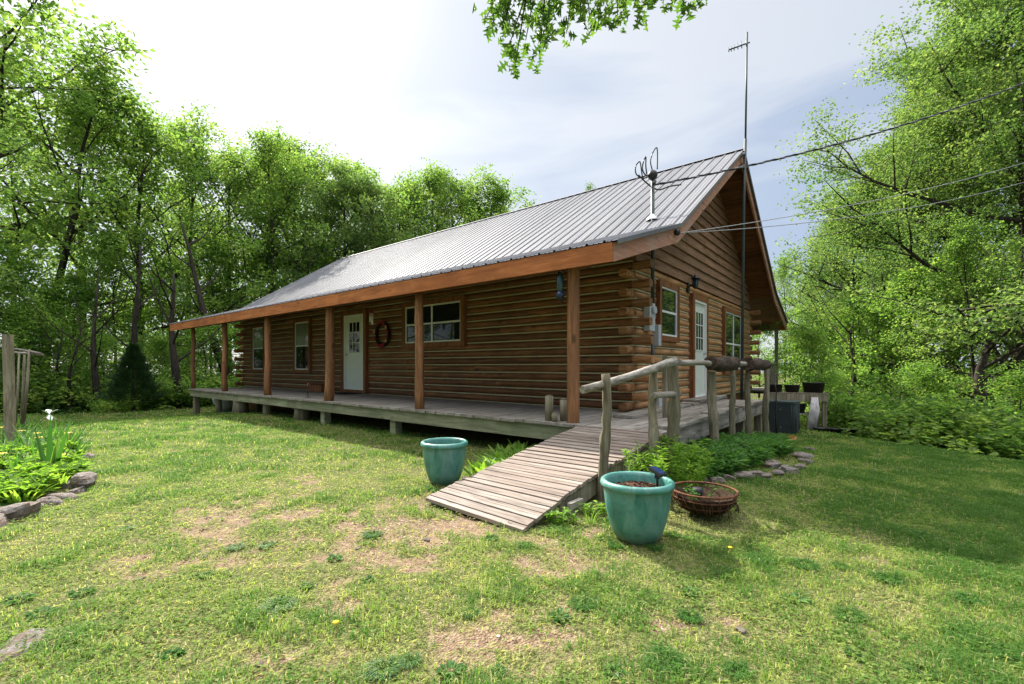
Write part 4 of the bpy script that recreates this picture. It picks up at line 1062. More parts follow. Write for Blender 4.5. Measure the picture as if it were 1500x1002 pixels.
def build_gravel():
    n = 9000; pts = []
    x = rng.uniform(-6.5, 1.5, n*3); y = rng.uniform(.8, 5.0, n*3); b = bare(x, y); k = (rng.uniform(0, 1, n*3) < .04+.5*b**2) & ~((x > -3.3) & (x < -1.9) & (y > 2.6)); x = x[k][:n]; y = y[k][:n]; n = len(x)
    s = rng.uniform(.003, .009, n)*rng.choice([1, 1, 1, 1.6], n); z = gz(x, y)+.022*(fbm(x*3, y*3, 5, 4)-.5)-.010
    a = rng.uniform(0, 6.28, n); V = []
    base = np.array([(1, 0, 0), (.3, .8, .1), (-.8, .5, 0), (-.7, -.6, .1), (.4, -.8, 0), (.1, .05, .6)])
    ca, sa = np.cos(a), np.sin(a)
    V = np.stack([np.stack([x+s*(bx*ca-by*sa), y+s*(bx*sa+by*ca), z+s*(bz_+.2)], 1) for bx, by, bz_ in base], 1).reshape(-1, 3)
    i = np.arange(n)*6; Ff = np.concatenate([np.stack([i+j, i+(j+1) % 5, i+5], 1) for j in range(5)])
    o = np_mesh('gravel', V, [Ff], M['gravel'], {'rnd': np.repeat(rng.uniform(0, 1, n), 6)})
    tag(o, 'fine reddish gravel scattered over the bare patches of lawn', 'gravel', None, 'stuff')
def m_gravel():
    m, nt, out = newmat('gravel_stone'); c = ramp(nt, rndattr(nt), ((0, (.13, .07, .045)), (.4, (.28, .17, .115)), (.8, (.42, .31, .24)), (1, (.6, .55, .5)))); bsdf(nt, out, c, .9, .2); return m
M['gravel'] = m_gravel(); build_gravel()

# ---------------- sword leaved and leafy plants
def sword_plant(n, L, Wd, seed, droop=.25, spread=.06):
    r_ = random.Random(seed); vs = []; fs = []; rn = []
    for i in range(n):
        a = r_.uniform(0, 6.28); b = Vector((math.cos(a)*r_.uniform(0, spread), math.sin(a)*r_.uniform(0, spread), -.02)); l = L*r_.uniform(.6, 1.05); out = r_.uniform(.1, .55); w = Wd*r_.uniform(.7, 1.1); tw = r_.uniform(-.5, .5)
        sd = Vector((-math.sin(a+tw), math.cos(a+tw), 0)); hd = Vector((math.cos(a), math.sin(a), 0)); K = 6; st = len(vs); c = r_.random()
        for k in range(K):
            t = k/(K-1); p = b+hd*l*(out*t+droop*t*t*out*1.6)+Vector((0, 0, l*(t-droop*t*t*(.5+out)))); ww = w*(1-t**2.2)*.5+.0008
            vs += [p-sd*ww, p+Vector((0, 0, -ww*.3)), p+sd*ww]; rn += [c]*3
        for k in range(K-1):
            q = st+k*3; fs += [(q, q+1, q+4, q+3), (q+1, q+2, q+5, q+4)]
    return np.array([tuple(v) for v in vs]), [np.array(fs)], rn
def leafy(nst, h, spread, nl, LL, LW, seed, lean=.3):
    r_ = np.random.default_rng(seed); Cn = []; Dn = []; stems = []
    for s in range(nst):
        a = r_.uniform(0, 6.28); rr = spread*math.sqrt(r_.uniform()); b = np.array([rr*math.cos(a), rr*math.sin(a), 0]); tp_ = b+np.array([math.cos(a)*lean*h*r_.uniform(.3, 1), math.sin(a)*lean*h*r_.uniform(.3, 1), h*r_.uniform(.6, 1)])
        stems.append((b, tp_)); t = r_.uniform(.15, 1, nl)[:, None]; Cn.append(b+(tp_-b)*t); aa = r_.uniform(0, 6.28, nl); Dn.append(np.stack([np.cos(aa), np.sin(aa), r_.uniform(-.1, .8, nl)], 1))
    Cn = np.concatenate(Cn); Dn = np.concatenate(Dn); n = len(Cn); N = np.tile(np.array([[0, 0, 1.0]]), (n, 1))+r_.normal(0, .2, (n, 3))
    L = r_.uniform(.5, 1.1, n)*LL; V, t = leaves_np(Cn, Dn, N, L, L*LW, .15)
    A = list(np.repeat(np.clip(r_.normal(.5, .2, n), 0, 1), 4)); V = list(V); F3 = [t]; Fq = []
    for b, tp_ in stems:
        i = len(V); w = .003; V += [b+[w, 0, -.02], b+[-w, 0, -.02], tp_+[-w, 0, 0], tp_+[w, 0, 0], b+[0, w, -.02], b+[0, -w, -.02], tp_+[0, -w, 0], tp_+[0, w, 0]]; A += [.4]*8; Fq += [(i, i+1, i+2, i+3), (i+4, i+5, i+6, i+7)]
    return np.array(V), [t, np.array(Fq)], A
def scatter_plants(name, meshes, mat, spots, label, cat, group, protosc=1):
    pro = []
    for i, (x, y, s) in enumerate(spots):
        if i < len(meshes): o = np_mesh(name, *meshes[i][:2], mat, {'rnd': meshes[i][2]}); pro.append(o)
        else: o = dup(pro[i % len(pro)])
        o.location = (x, y, gz1(x, y)); o.rotation_euler.z = random.uniform(0, 6.28); o.scale = (s, s, s)
        tag(o, label, cat, group)
# left bed
lb_spots = []
for k in range(70):
    py_ = random.uniform(668, 742); mxp = 108 if py_ < 700 else 108-(py_-700)*1.7
    q_ = G(random.uniform(-60, mxp), py_); lb_spots.append((q_.x, q_.y, random.uniform(.65, 1.1)*(1 if py_ > 690 else 1.15)))
scatter_plants('leafy_plant', [leafy(14, .22, .16, 20, .12, .36, s) for s in (1, 2)]+[sword_plant(22, .32, .03, 5, .45, .12)], M['leafb'], lb_spots, 'bright leafy perennial packed into the left flower bed', 'plant', 'leafy plants of the left bed')
sw = []
for (px, d) in ((18, 6.6), (30, 7.2), (42, 7.0), (52, 6.9), (5, 6.0), (36, 7.8), (62, 7.6), (-5, 5.4), (20, 5.2), (75, 7.0), (88, 6.6), (98, 6.9), (46, 6.0), (12, 7.6), (105, 6.2), (84, 7.5), (60, 6.4)): p = W(px, d); sw.append((p.x, p.y, random.uniform(.8, 1.1)))
scatter_plants('iris_clump', [sword_plant(34, .55, .022, s, .35, .12) for s in (1, 2)], M['bed'], sw, 'clump of long arching strap leaves in the left flower bed', 'plant', 'strap leaved clumps of the left bed')
Vv, Ff, Rr = sword_plant(11, .58, .055, 9, .05, .04); o = np_mesh('yucca_plant', Vv, Ff, M['bed'], {'rnd': Rr}); p = G(72, 700); o.location = (p.x, p.y, gz1(p.x, p.y)); o.scale = (1.35,)*3; tag(o, 'dark green plant of stiff upright sword leaves in the left bed', 'plant')
p = W(72, 6.6); fl = thing('iris_flower', 'white iris flower on a tall stem above the left flower bed', 'flower', (p.x, p.y, gz1(p.x, p.y)))
zt = 1.3-(606-HY)*6.6/F
m = MB(); m.tube([(p.x+.03, p.y, 0), (p.x, p.y, zt)], .006, 5); m.build('stem', M['grass'], fl)
m = MB()
for k in range(6):
    a_ = k*math.pi/3; up_ = .055 if k % 2 else -.09; c0 = Vector((p.x, p.y, zt)); d_ = Vector((math.cos(a_), math.sin(a_), 0)); s_ = Vector((-math.sin(a_), math.cos(a_), 0))
    m.add([c0, c0+d_*.05+s_*.035+Vector((0, 0, up_*.7+.01)), c0+d_*.10+Vector((0, 0, up_)), c0+d_*.05-s_*.035+Vector((0, 0, up_*.7+.01)), c0+d_*.09+s_*.02+Vector((0, 0, up_))], [(0, 1, 4, 2), (0, 2, 3)])
m.build('petals', M['petalw'], fl)
for k in range(7):
    p = W(random.uniform(-5, 110), random.uniform(5, 7.5)); zz = gz1(p.x, p.y)+random.uniform(.2, .3); m = MB()
    for j in range(6):
        b = j*1.047; m.add([(p.x, p.y, zz), (p.x+.035*math.cos(b-.4), p.y+.035*math.sin(b-.4), zz+.02), (p.x+.055*math.cos(b), p.y+.055*math.sin(b), zz+.01), (p.x+.035*math.cos(b+.4), p.y+.035*math.sin(b+.4), zz+.02)], [(0, 1, 2, 3)])
    m.tube([(p.x, p.y, zz-.25), (p.x, p.y, zz)], .003, 4)
    tag(m.build('yellow_flower', M['yellow']), 'small yellow flower among the leaves of the left bed', 'flower', 'yellow flowers of the left bed')
# wooden post and trellis frame
p0 = W(16, 7.0); m = MB(); tz_ = 1.3+(HY-490)*7.0/F
bt_ = Vector((p0.x+.03, p0.y, 0)); tt_ = Vector((p0.x-.05, p0.y-.03, tz_))
m.add([bt_+Vector(v) for v in ((-.06, -.06, -.2), (.06, -.06, -.2), (.06, .06, -.2), (-.06, .06, -.2))]+[tt_+Vector(v) for v in ((-.06, -.06, 0), (.06, -.06, 0), (.06, .06, 0), (-.06, .06, 0))], [(3, 2, 1, 0), (4, 5, 6, 7), (0, 1, 5, 4), (1, 2, 6, 5), (2, 3, 7, 6), (3, 0, 4, 7)])
tag(m.build('wooden_post', M['grey']), 'thick square leaning wooden post in the left flower bed', 'post')
tr = thing('wooden_trellis', 'grey rustic pole frame with crossed top bars behind the wooden post', 'trellis', tuple(W(38, 10)))
def pz(py, d): return ZC-(py-HY)*d/F
for (a_, b_, r_) in (((43, 512, 10), (34, 625, 10), .026), ((36, 516, 10.3), (30, 625, 10.3), .026), ((28, 517, 9.8), (22, 625, 9.8), .02)):
    m = MB(); m.tube([W(b_[0], b_[2], pz(b_[1], b_[2])), W((a_[0]+b_[0])/2+1, a_[2], pz((a_[1]+b_[1])/2, a_[2])), W(a_[0], a_[2], pz(a_[1], a_[2]))], [r_*1.1, r_, r_*.8], 8, wob=.1); m.build('post', M['grey'], tr)
for (a_, b_) in (((16, 516, 9.9), (64, 520, 10.1)), ((22, 511, 10.2), (60, 518, 9.9))):
    m = MB(); m.tube([W(a_[0], a_[2], pz(a_[1], a_[2])), W(b_[0], b_[2], pz(b_[1], b_[2]))], .025, 8, wob=.1); m.build('crossbar', M['greyy'], tr)
# right bed
rbs = []
for k in range(120):
    y = random.uniform(4.95, 9.8); xm = float(np.interp(y, [4.9, 5.3, 6.2, 7.1, 8, 10], [-1.5, -1.30, -1.15, -1.02, -1.25, -1.45])); x = random.uniform(-1.68, xm)
    rbs.append((x, y, random.uniform(.7, 1.15)*(1 if y < 7.5 else .75)))
scatter_plants('leafy_plant', [leafy(14, .22, .17, 16, .10, .32, s+20) for s in (1, 2, 3)], M['bed'], rbs, 'dark green leafy plant massed in the shaded bed along the deck', 'plant', 'leafy plants of the right bed')
tl = [(-1.62, 4.4, .9), (-1.45, 4.65, .75), (-1.72, 4.1, .8), (-1.4, 4.35, .6), (-1.6, 4.8, .85)]
scatter_plants('tall_bright_plant', [leafy(18, .58, .12, 40, .085, .28, s+40, .35) for s in (1, 2)], M['leafb'], tl, 'bright green feathery plant growing beside the ramp posts', 'plant', 'bright plants beside the ramp')
hs = []
for k in range(34):
    y = random.uniform(3.75, 5.0); x = -3.05-random.uniform(.12, .75)*(.5+.5*(y-3.5)); hs.append((x-(y-5)*.02-.05, y, random.uniform(.8, 1.2)))
scatter_plants('lily_plant', [sword_plant(13, .34, .075, s, .4, .06) for s in (31, 32)], M['leafb'], hs, 'low broad leaved lily plant beside the ramp and left planter', 'plant', 'lily plants beside the ramp')
sws = []
for (x, y) in ((-1.85, 3.4), (-1.78, 3.2), (-1.95, 3.05), (-1.7, 3.75), (-1.62, 3.5)): sws.append((x, y, random.uniform(.6, .95)))
scatter_plants('ramp_weed', [leafy(8, .15, .10, 12, .08, .55, 71), sword_plant(16, .3, .009, 72, .5, .05)], M['leafb'], sws, 'scruffy weed growing along the lower edge of the ramp', 'weed', 'weeds along the ramp edge')
V, Fc, A = leafy(6, .14, .12, 14, .04, .4, 77); o = np_mesh('basket_plant', V, Fc, M['bed'], {'rnd': A}); o.location = (bp.x-.07, bp.y, bp.z+.1); tag(o, 'sparse green seedlings growing in the rusty hanging basket', 'plant')
V, Fc, A = leafy(7, .3, .12, 16, .07, .35, 78); o = np_mesh('tub_plant', V, Fc, M['bed'], {'rnd': A}); o.location = atb(.38, 0, BT+.18); tag(o, 'small leafy plant growing in the largest black tub', 'plant')
# hanging fern at rear porch
V, Fc, A = leafy(26, .5, .05, 26, .06, .4, 79, .9); o = np_mesh('hanging_fern', V, Fc, M['bed'], {'rnd': A}); o.location = (-2.75, 16.6, DZ+1.75); tag(o, 'trailing green fern hanging under the rear porch eave', 'fern')

# ================================================================== TREES
def tree_np(seed, H, Rc, h0=.25, trunk_r=.2, nl=13, nsub=7, ntw=5, nleaf=40, leafL=.15, leafW=.09, sig=.30, up=.5, lean=(0, 0), prof=None, pend=0.0):
    r_ = np.random.default_rng(seed); mb_ = MB(); rs = random.Random(seed)
    def curve(p0, d, L, n, upb, wob):
        pts = [p0]; dd = d.copy()
        for k in range(n):
            dd = dd+Vector((rs.uniform(-wob, wob), rs.uniform(-wob, wob), rs.uniform(-wob, wob)+upb/n)); dd.normalize(); pts.append(pts[-1]+dd*L/n)
        return pts
    tn = 10; tp_ = [Vector((lean[0]*(k/tn)**1.5*H+.10*math.sin(k*1.1+seed)*(k/tn), lean[1]*(k/tn)**1.5*H+.10*math.cos(k*.9+seed)*(k/tn), H*.93*k/tn)) for k in range(tn+1)]
    tr_ = [trunk_r*(1.25 if k == 0 else 1)*(1-.88*(k/tn)) for k in range(tn+1)]
    tp_[0].z = -.6
    mb_.tube(tp_, tr_, 9, wob=.08)
    def trunk_at(t):
        f = t*tn; i = min(int(f), tn-1); return tp_[i].lerp(tp_[i+1], f-i), tr_[i]+(tr_[i+1]-tr_[i])*(f-i)
    tips = []
    for i in range(nl):
        u = (i+.5)/nl; t = h0+(1-h0)*.97*u; p, tr0 = trunk_at(min(t/.97, .999)); a = i*2.399+seed+rs.uniform(-.4, .4)
        pf = (math.sin(math.pi*min(1, (.15+.85*u)**.8))**.6*.75+.35*(1-u)) if prof is None else prof(u)
        L = Rc*max(.25, pf)*rs.uniform(.75, 1.15); el = (.15+.95*u)*up*1.6+rs.uniform(-.1, .15)
        d = Vector((math.cos(a)*math.cos(el), math.sin(a)*math.cos(el), math.sin(el)))
        P = curve(p, d, L, 6, .35-pend, .16); r0 = min(tr0*.6, .014+.012*L)
        mb_.tube(P, [r0*(1-.8*k/6) for k in range(7)], 6, caps=False)
        for j in range(nsub):
            s = .25+.75*(j+rs.random())/nsub; k = min(int(s*6), 5); q = P[k].lerp(P[k+1], s*6-k) if s < 1 else P[6]
            base = (P[k+1]-P[k]).normalized(); side = Vector((rs.uniform(-1, 1), rs.uniform(-1, 1), rs.uniform(-.35, .6))); dd = (base*.6+side.normalized()*.9).normalized()
            l2 = L*rs.uniform(.22, .42)*(1.15-.4*s)+.25; P2 = curve(q, dd, l2, 3, .15-pend, .2)
            mb_.tube(P2, [max(.006, r0*.35*(1-.25*kk)) for kk in range(4)], 4, caps=False)
            for w in range(ntw):
                s2 = .3+.7*rs.random(); kk = min(int(s2*3), 2); q2 = P2[kk].lerp(P2[kk+1], s2*3-kk)
                tips.append(q2+Vector((rs.gauss(0, 1), rs.gauss(0, 1), rs.gauss(0, .7)))*sig*1.0)
    T_ = np.array([tuple(v) for v in tips]); m_ = len(T_); cnt = r_.integers(int(nleaf*.5), int(nleaf*1.5), m_)
    idx = np.repeat(np.arange(m_), cnt); n = len(idx)
    Cn = T_[idx]+r_.normal(0, 1, (n, 3))*np.array([sig, sig, sig*.55])*.8
    a = r_.uniform(0, 6.283, n); D = np.stack([np.cos(a), np.sin(a), r_.uniform(-.9, .35, n)], 1); N = r_.normal(0, .55, (n, 3)); N[:, 2] += .8
    L = r_.uniform(.65, 1.15, n)*leafL; V, t = leaves_np(Cn, D, N, L, L*leafW/leafL, .2)
    ct = r_.normal(.5, .17, m_); A = np.repeat(np.clip(ct[idx]+r_.normal(0, .13, n), 0, 1), 4)
    return (V, [t], A), mb_
def make_tree(name, leafm, **kw):
    (V, Fc, A), mb_ = tree_np(**kw)
    o = thing(name, 'tree', 'tree')
    np_mesh('crown', V, Fc, leafm, {'rnd': A}, o)
    t = mb_.build('trunk', M['bark']); t.parent = o
    return o
# prototypes are 12 m tall oaks with 4 m crown radius
PR = {}
PR['a'] = make_tree('oak_tree', M['leaf'], seed=1, H=12, Rc=3.9, h0=.22, trunk_r=.17, nl=18, nsub=6, ntw=4, nleaf=25, leafL=.155, leafW=.095, up=.6, sig=.27)
PR['b'] = make_tree('oak_tree', M['leaf'], seed=2, H=12, Rc=4.0, h0=.2, trunk_r=.15, nl=18, nsub=6, ntw=4, nleaf=25, leafL=.155, leafW=.095, up=.65, sig=.27, lean=(.12, .03))
PR['c'] = make_tree('hickory_tree', M['leafp'], seed=3, H=12, Rc=3.8, h0=.18, trunk_r=.18, nl=18, nsub=6, ntw=4, nleaf=27, leafL=.15, leafW=.095, up=.6, sig=.27)
PR['d'] = make_tree('young_tree', M['leafd'], seed=4, H=7, Rc=2.6, h0=.1, trunk_r=.08, nl=12, nsub=6, ntw=4, nleaf=24, up=.4, leafL=.14, leafW=.09, sig=.24)
PR['e'] = make_tree('young_tree', M['leafd'], seed=5, H=5, Rc=1.9, h0=.12, trunk_r=.05, nl=11, nsub=6, nleaf=18, up=.45, leafL=.12, leafW=.07, sig=.24)
PH = {'a': 12, 'b': 12, 'c': 12, 'd': 7, 'e': 5}
used = set()
def put_tree(k, px, D, ytop, wide, label, group, rz=None, D2=None):
    p = W(px, D); g = gz1(p.x, p.y); Hh = (HY-ytop)*D/F+ZC-g
    o = PR[k] if k not in used else dup(PR[k]); used.add(k)
    s = Hh/PH[k]; o.location = (p.x, p.y, g); o.scale = (s*wide, s*wide, s); o.rotation_euler.z = random.uniform(0, 6.28) if rz is None else rz
    tag(o, label, 'tree', group); return o
GL = 'trees of the woods left of the house'
put_tree('a', -30, 23, -190, .95, 'tallest oak at the left edge of the woods, rising out of the picture', GL)
put_tree('b', 60, 22, 60, 1.0, 'oak with long thin branches reaching right over the left woods', GL)
put_tree('a', 205, 25, 158, .90, 'tall dark oak behind the small cedar', GL)
put_tree('b', 275, 26, 158, .90, 'oak with leaning trunk just left of the porch roof', GL, 2.5)
put_tree('c', 335, 29, 215, .95, 'oak crown filling the dip between two taller crowns left of the roof', GL)
put_tree('a', 397, 28, 196, .90, 'rounded oak crown standing over the far end of the porch roof', GL)
put_tree('b', 462, 31, 215, .95, 'oak crown right of the rounded crown above the porch roof', GL)
put_tree('c', 545, 30, 256, .9, 'pale oak crown behind the left end of the ridge', GL)
put_tree('b', 590, 34, 262, .9, 'oak crown in the dip left of the peaked crown behind the ridge', GL)
put_tree('c', 505, 29, 243, .9, 'pale oak crown over the left end of the roof ridge', GL)
put_tree('a', 632, 36, 245, .9, 'peaked oak crown behind the roof ridge', GL)
put_tree('b', 690, 38, 262, .75, 'rightmost oak crown of those rising behind the roof ridge', GL)
for (k, px, D, yt) in (('b', 372, 33, 200), ('c', 432, 34, 212), ('a', 520, 34, 240), ('b', 575, 35, 262), ('c', 662, 39, 250), ('b', 708, 40, 275)):
    put_tree(k, px, D, yt, 1.0, 'oak of the second row closing the canopy behind the roof line', 'second row oaks behind the roof line')
put_tree('c', 745, 42, 300, .8, 'low treetop just showing over the roof ridge', GL)
put_tree('c', 864, 48, 270, .32, 'lone small treetop poking over the middle of the roof ridge', GL)
put_tree('c', 120, 27, 130, .8, 'pale green tree between the tallest oak and the dark oak', GL)
for (k, px, D, yt, w) in (('c', -60, 27, 60, .9), ('d', 30, 19, 380, 1.0), ('d', 110, 21, 400, .9), ('d', 168, 22, 340, .8), ('d', 240, 23, 380, .8), ('d', 310, 26, 350, .8),
                       ('d', 380, 28, 350, .8), ('d', 455, 30, 350, .8), ('d', 560, 33, 340, .7), ('e', 60, 18.5, 470, 1.1), ('e', 150, 19, 490, 1.1), ('e', 235, 20, 490, 1.0), ('e', 300, 21, 470, 1.2), ('e', 10, 18, 440, 1.1),
                       ('d', -40, 18, 320, 1), ('a', 20, 36, 170, .8), ('b', 240, 38, 250, .8), ('a', 420, 40, 280, .8), ('e', 360, 23, 480, 1.2),
                       ('e', 100, 24, 500, 1.5), ('e', 270, 26, 500, 1.5), ('d', 190, 30, 440, 1.4)):
    big = D > 30 or k in 'abc'
    put_tree(k, px, D, yt, w, 'green tree deeper in the woods left of the house' if big else 'young understory tree at the edge of the left woods', 'background trees left' if big else 'understory trees left')
for k in range(16):
    a_ = R(181+k*10.3); x_, y_ = 26*math.cos(a_)+3, 26*math.sin(a_)-2
    o = dup(PR['d'] if k % 2 else PR['c']); o.location = (x_, y_, -.2-.5*(k % 2)); o.scale = (1.5, 1.5, 1.3) if k % 2 else (1.15, 1.15, 1.0+.06*(k % 3)); o.rotation_euler.z = k*1.3
    tag(o, 'tree across the lawn mirrored in the window panes', 'tree', 'trees mirrored in the panes')
GR = 'trees of the woods right of the house'
o1 = make_tree('oak_tree', M['leafp'], seed=11, H=14, Rc=7.6, h0=.17, trunk_r=.24, nl=28, nsub=11, ntw=6, nleaf=52, up=.5, leafL=.105, leafW=.064, sig=.28, prof=lambda u: 1.0-.78*u)
def place(o, px, D, ytop, H0, wide, label, rz=0):
    p = W(px, D); g = gz1(p.x, p.y); s = ((HY-ytop)*D/F+ZC-g)/H0; o.location = (p.x, p.y, g); o.scale = (s*wide, s*wide, s); o.rotation_euler.z = rz; tag(o, label, 'tree', GR)
place(o1, 1500, 14.5, -40, 14, 1.0, 'largest spreading oak with pale new leaves at the right edge', 1.0)
o2 = dup(o1); place(o2, 1395, 18.5, 95, 14, .8, 'spreading oak standing left of and behind the largest right oak', 3.4)
put_tree('b', 1432, 12.5, 330, .8, 'dark trunked oak leaning left below the largest right oak', GR, 3.9)
put_tree('c', 1335, 20, 165, .75, 'pale oak filling the middle of the right woods just left of the spreading oaks', GR)
put_tree('c', 1248, 21, 285, .8, 'pale oak leaning towards the house at the left of the right woods', GR)
put_tree('c', 1292, 22, 215, .75, 'rounded pale oak at the middle of the right woods', GR)
put_tree('c', 1228, 26, 290, .62, 'pale oak at the left end of the right woods', GR)
put_tree('a', 1150, 36, 378, .6, 'distant tree showing between the house gable and the right woods', GR)
for (k, px, D, yt, w) in (('d', 1205, 19, 480, 1.0), ('d', 1260, 17, 430, .9), ('d', 1330, 15, 400, .9), ('d', 1400, 15.5, 370, .9), ('e', 1350, 11.5, 535, 1.2), 
                       ('e', 1495, 9.8, 540, 1.1), ('d', 1180, 24, 450, 1.2), ('d', 1112, 26, 455, 1.0), ('d', 1300, 24, 380, 1.2), ('d', 1540, 14, 350, 1), ('a', 1350, 28, 190, .8), ('a', 1450, 26, 100, .8), ('b', 1250, 32, 300, .8), ('c', 1190, 38, 400, 1), ('e', 1215, 15, 545, 1.3), ):
    big = D > 23
    put_tree(k, px, D, yt, w, 'green tree deeper in the woods right of the house' if big else 'young understory tree at the edge of the right woods', 'background trees right' if big else 'understory trees right')
put_tree('e', 1187, 12.6, 478, .9, 'bright young sapling behind the potting bench', GR)
# cedar
def cedar():
    o = thing('cedar_tree', 'small dark conical cedar at the edge of the left woods', 'tree')
    r_ = np.random.default_rng(5); n = 15000; u = r_.uniform(0, 1, n)**.8; z = .15+2.6*(1-u); rad = (.06+1.0*u)*(.3+.7*np.sqrt(r_.uniform(0, 1, n))); a = r_.uniform(0, 6.283, n); rad *= 1+.35*np.sin(a*5+z*9)*np.sin(a*3-z*5); z = z+rad*.35
    Cn = np.stack([rad*np.cos(a), rad*np.sin(a), z], 1); D = np.stack([np.cos(a), np.sin(a), r_.uniform(.2, 1, n)], 1); N = r_.normal(0, 1, (n, 3))
    V, t = leaves_np(Cn, D, N, r_.uniform(.08, .16, n), r_.uniform(.02, .035, n), .1)
    np_mesh('crown', V, [t], M['cedar'], {'rnd': np.repeat(r_.uniform(0, 1, n), 4)}, o)
    m = MB(); m.tube([(0, 0, -.4), (0, 0, 1.2), (0, 0, 2.4)], [.08, .06, .01], 8); t = m.build('trunk', M['bark']); t.parent = o
    p = W(195, 17.0); o.location = (p.x, p.y, gz1(p.x, p.y)); o.scale = (.78, .78, .9)
cedar()
# extra bare trunks in the woods
def trunk_only(px0, D, y0, px1, y1, r, lb):
    a = W(px0, D, pz(y0, D)); b = W(px1, D, pz(y1, D)); g = gz1(a.x, a.y); o = thing('tree_trunk', lb, 'tree', (a.x, a.y, g), 'bare trunks in the woods')
    m = MB(); P = [a.lerp(b, k/8)+Vector((.08*math.sin(k*1.2+px0), .08*math.cos(k*.8), 0)) for k in range(9)]; P[0].z = g-.3
    m.tube(P, [r*(1.15-.95*k/8) for k in range(9)], 9, wob=.08)
    m.build('trunk', M['bark'], o)
    m = MB()
    for k in range(3, 8):
        d = Vector((random.uniform(-1, 1), random.uniform(-1, 1), .8)).normalized(); L = random.uniform(1.5, 3.5)
        m.tube([P[k], P[k]+d*L*.5, P[k]+d*L+Vector((0, 0, .5))], [r*.3, r*.16, r*.03], 6, caps=False)
    m.build('limbs', M['bark'], o)
for q in ((197, 19, 610, 203, 360, .15, 'straight dark trunk rising behind the cedar'), (262, 18.5, 612, 250, 400, .17, 'dark trunk just left of the porch end post'), (345, 22, 600, 262, 325, .2, 'thick trunk leaning left above the porch roof end'), (142, 18, 612, 138, 420, .13, 'thin dark trunk left of the cedar'), (96, 17.5, 612, 118, 470, .07, 'slender crooked trunk behind the flower bed'), (84, 18, 612, 88, 480, .06, 'slender upright trunk behind the white iris'),
          (1432, 11.5, 660, 1445, 470, .16, 'dark forked trunk at the edge of the right woods'), (1490, 12, 640, 1496, 420, .22, 'thick dark trunk at the right edge of the picture'), (1247, 16, 625, 1250, 470, .08, 'slim grey trunk at the left end of the right woods'), (1275, 17, 620, 1268, 480, .08, 'slim trunk in the middle of the right undergrowth')):
    trunk_only(*q)
# understory shrubs (low)
def shrub(seed, mat):
    r_ = np.random.default_rng(seed); n = 4200; a = r_.uniform(0, 6.283, n); cl = r_.normal(0, 1, (60, 3))*np.array([.6, .6, .3])+np.array([0, 0, .65]); idx = r_.integers(0, 60, n)
    Cn = cl[idx]+r_.normal(0, .16, (n, 3)); Cn[:, 2] = np.abs(Cn[:, 2]); D = np.stack([np.cos(a), np.sin(a), r_.uniform(-.6, .5, n)], 1); N = r_.normal(0, .5, (n, 3)); N[:, 2] += .8
    L = r_.uniform(.08, .17, n); V, t = leaves_np(Cn, D, N, L, L*.6, .2); ct = r_.normal(.5, .2, 60)
    o = thing('forest_shrub', 'shrub', 'shrub'); np_mesh('foliage', V, [t], mat, {'rnd': np.repeat(np.clip(ct[idx]+r_.normal(0, .1, n), 0, 1), 4)}, o)
    m = MB()
    for k in range(7): b = k*.9; m.tube([(0, 0, -.2), (.25*math.cos(b), .25*math.sin(b), .4), (.55*math.cos(b), .55*math.sin(b), .9)], [.02, .015, .006], 5)
    t = m.build('stems', M['bark']); t.parent = o; return o
SH = [shrub(1, M['leafd']), shrub(2, M['leaf']), shrub(3, M['leaf'])]; su = set()
def put_shrub(px, D, s, grp, lb):
    i = random.choice((0, 0, 1, 2)); o = SH[i] if i not in su else dup(SH[i]); su.add(i); p = W(px, D); o.location = (p.x, p.y, gz1(p.x, p.y)-.05); o.scale = (s, s, s*random.uniform(.8, 1.2)); o.rotation_euler.z = random.uniform(0, 6.28); tag(o, lb, 'shrub', grp)
for k in range(26): px = -30+k*16+random.uniform(-10, 10); put_shrub(px, 17.5+random.uniform(0, 3.5)+(2 if px > 270 else 0), random.uniform(.7, 1.5), 'shrubs edging the left woods', 'low leafy shrub at the foot of the left woods')
for k in range(11):
    px = 1235+k*28.0+random.uniform(-8, 8); t_ = (px-CXP)/F; D = 3.3/(.62*(C*t_-S)+.78*(S*t_+C)) if False else None
    # distance at which the ray crosses the crest line, plus a little
    qx, qy = -S+C*t_, C+S*t_; Dq = (.62*-1+.78*11.3)/(.62*qx+.78*qy); put_shrub(px, Dq+random.uniform(1.6, 4.5), random.uniform(.5, 1.1), 'shrubs edging the right woods', 'low leafy shrub at the foot of the right woods')

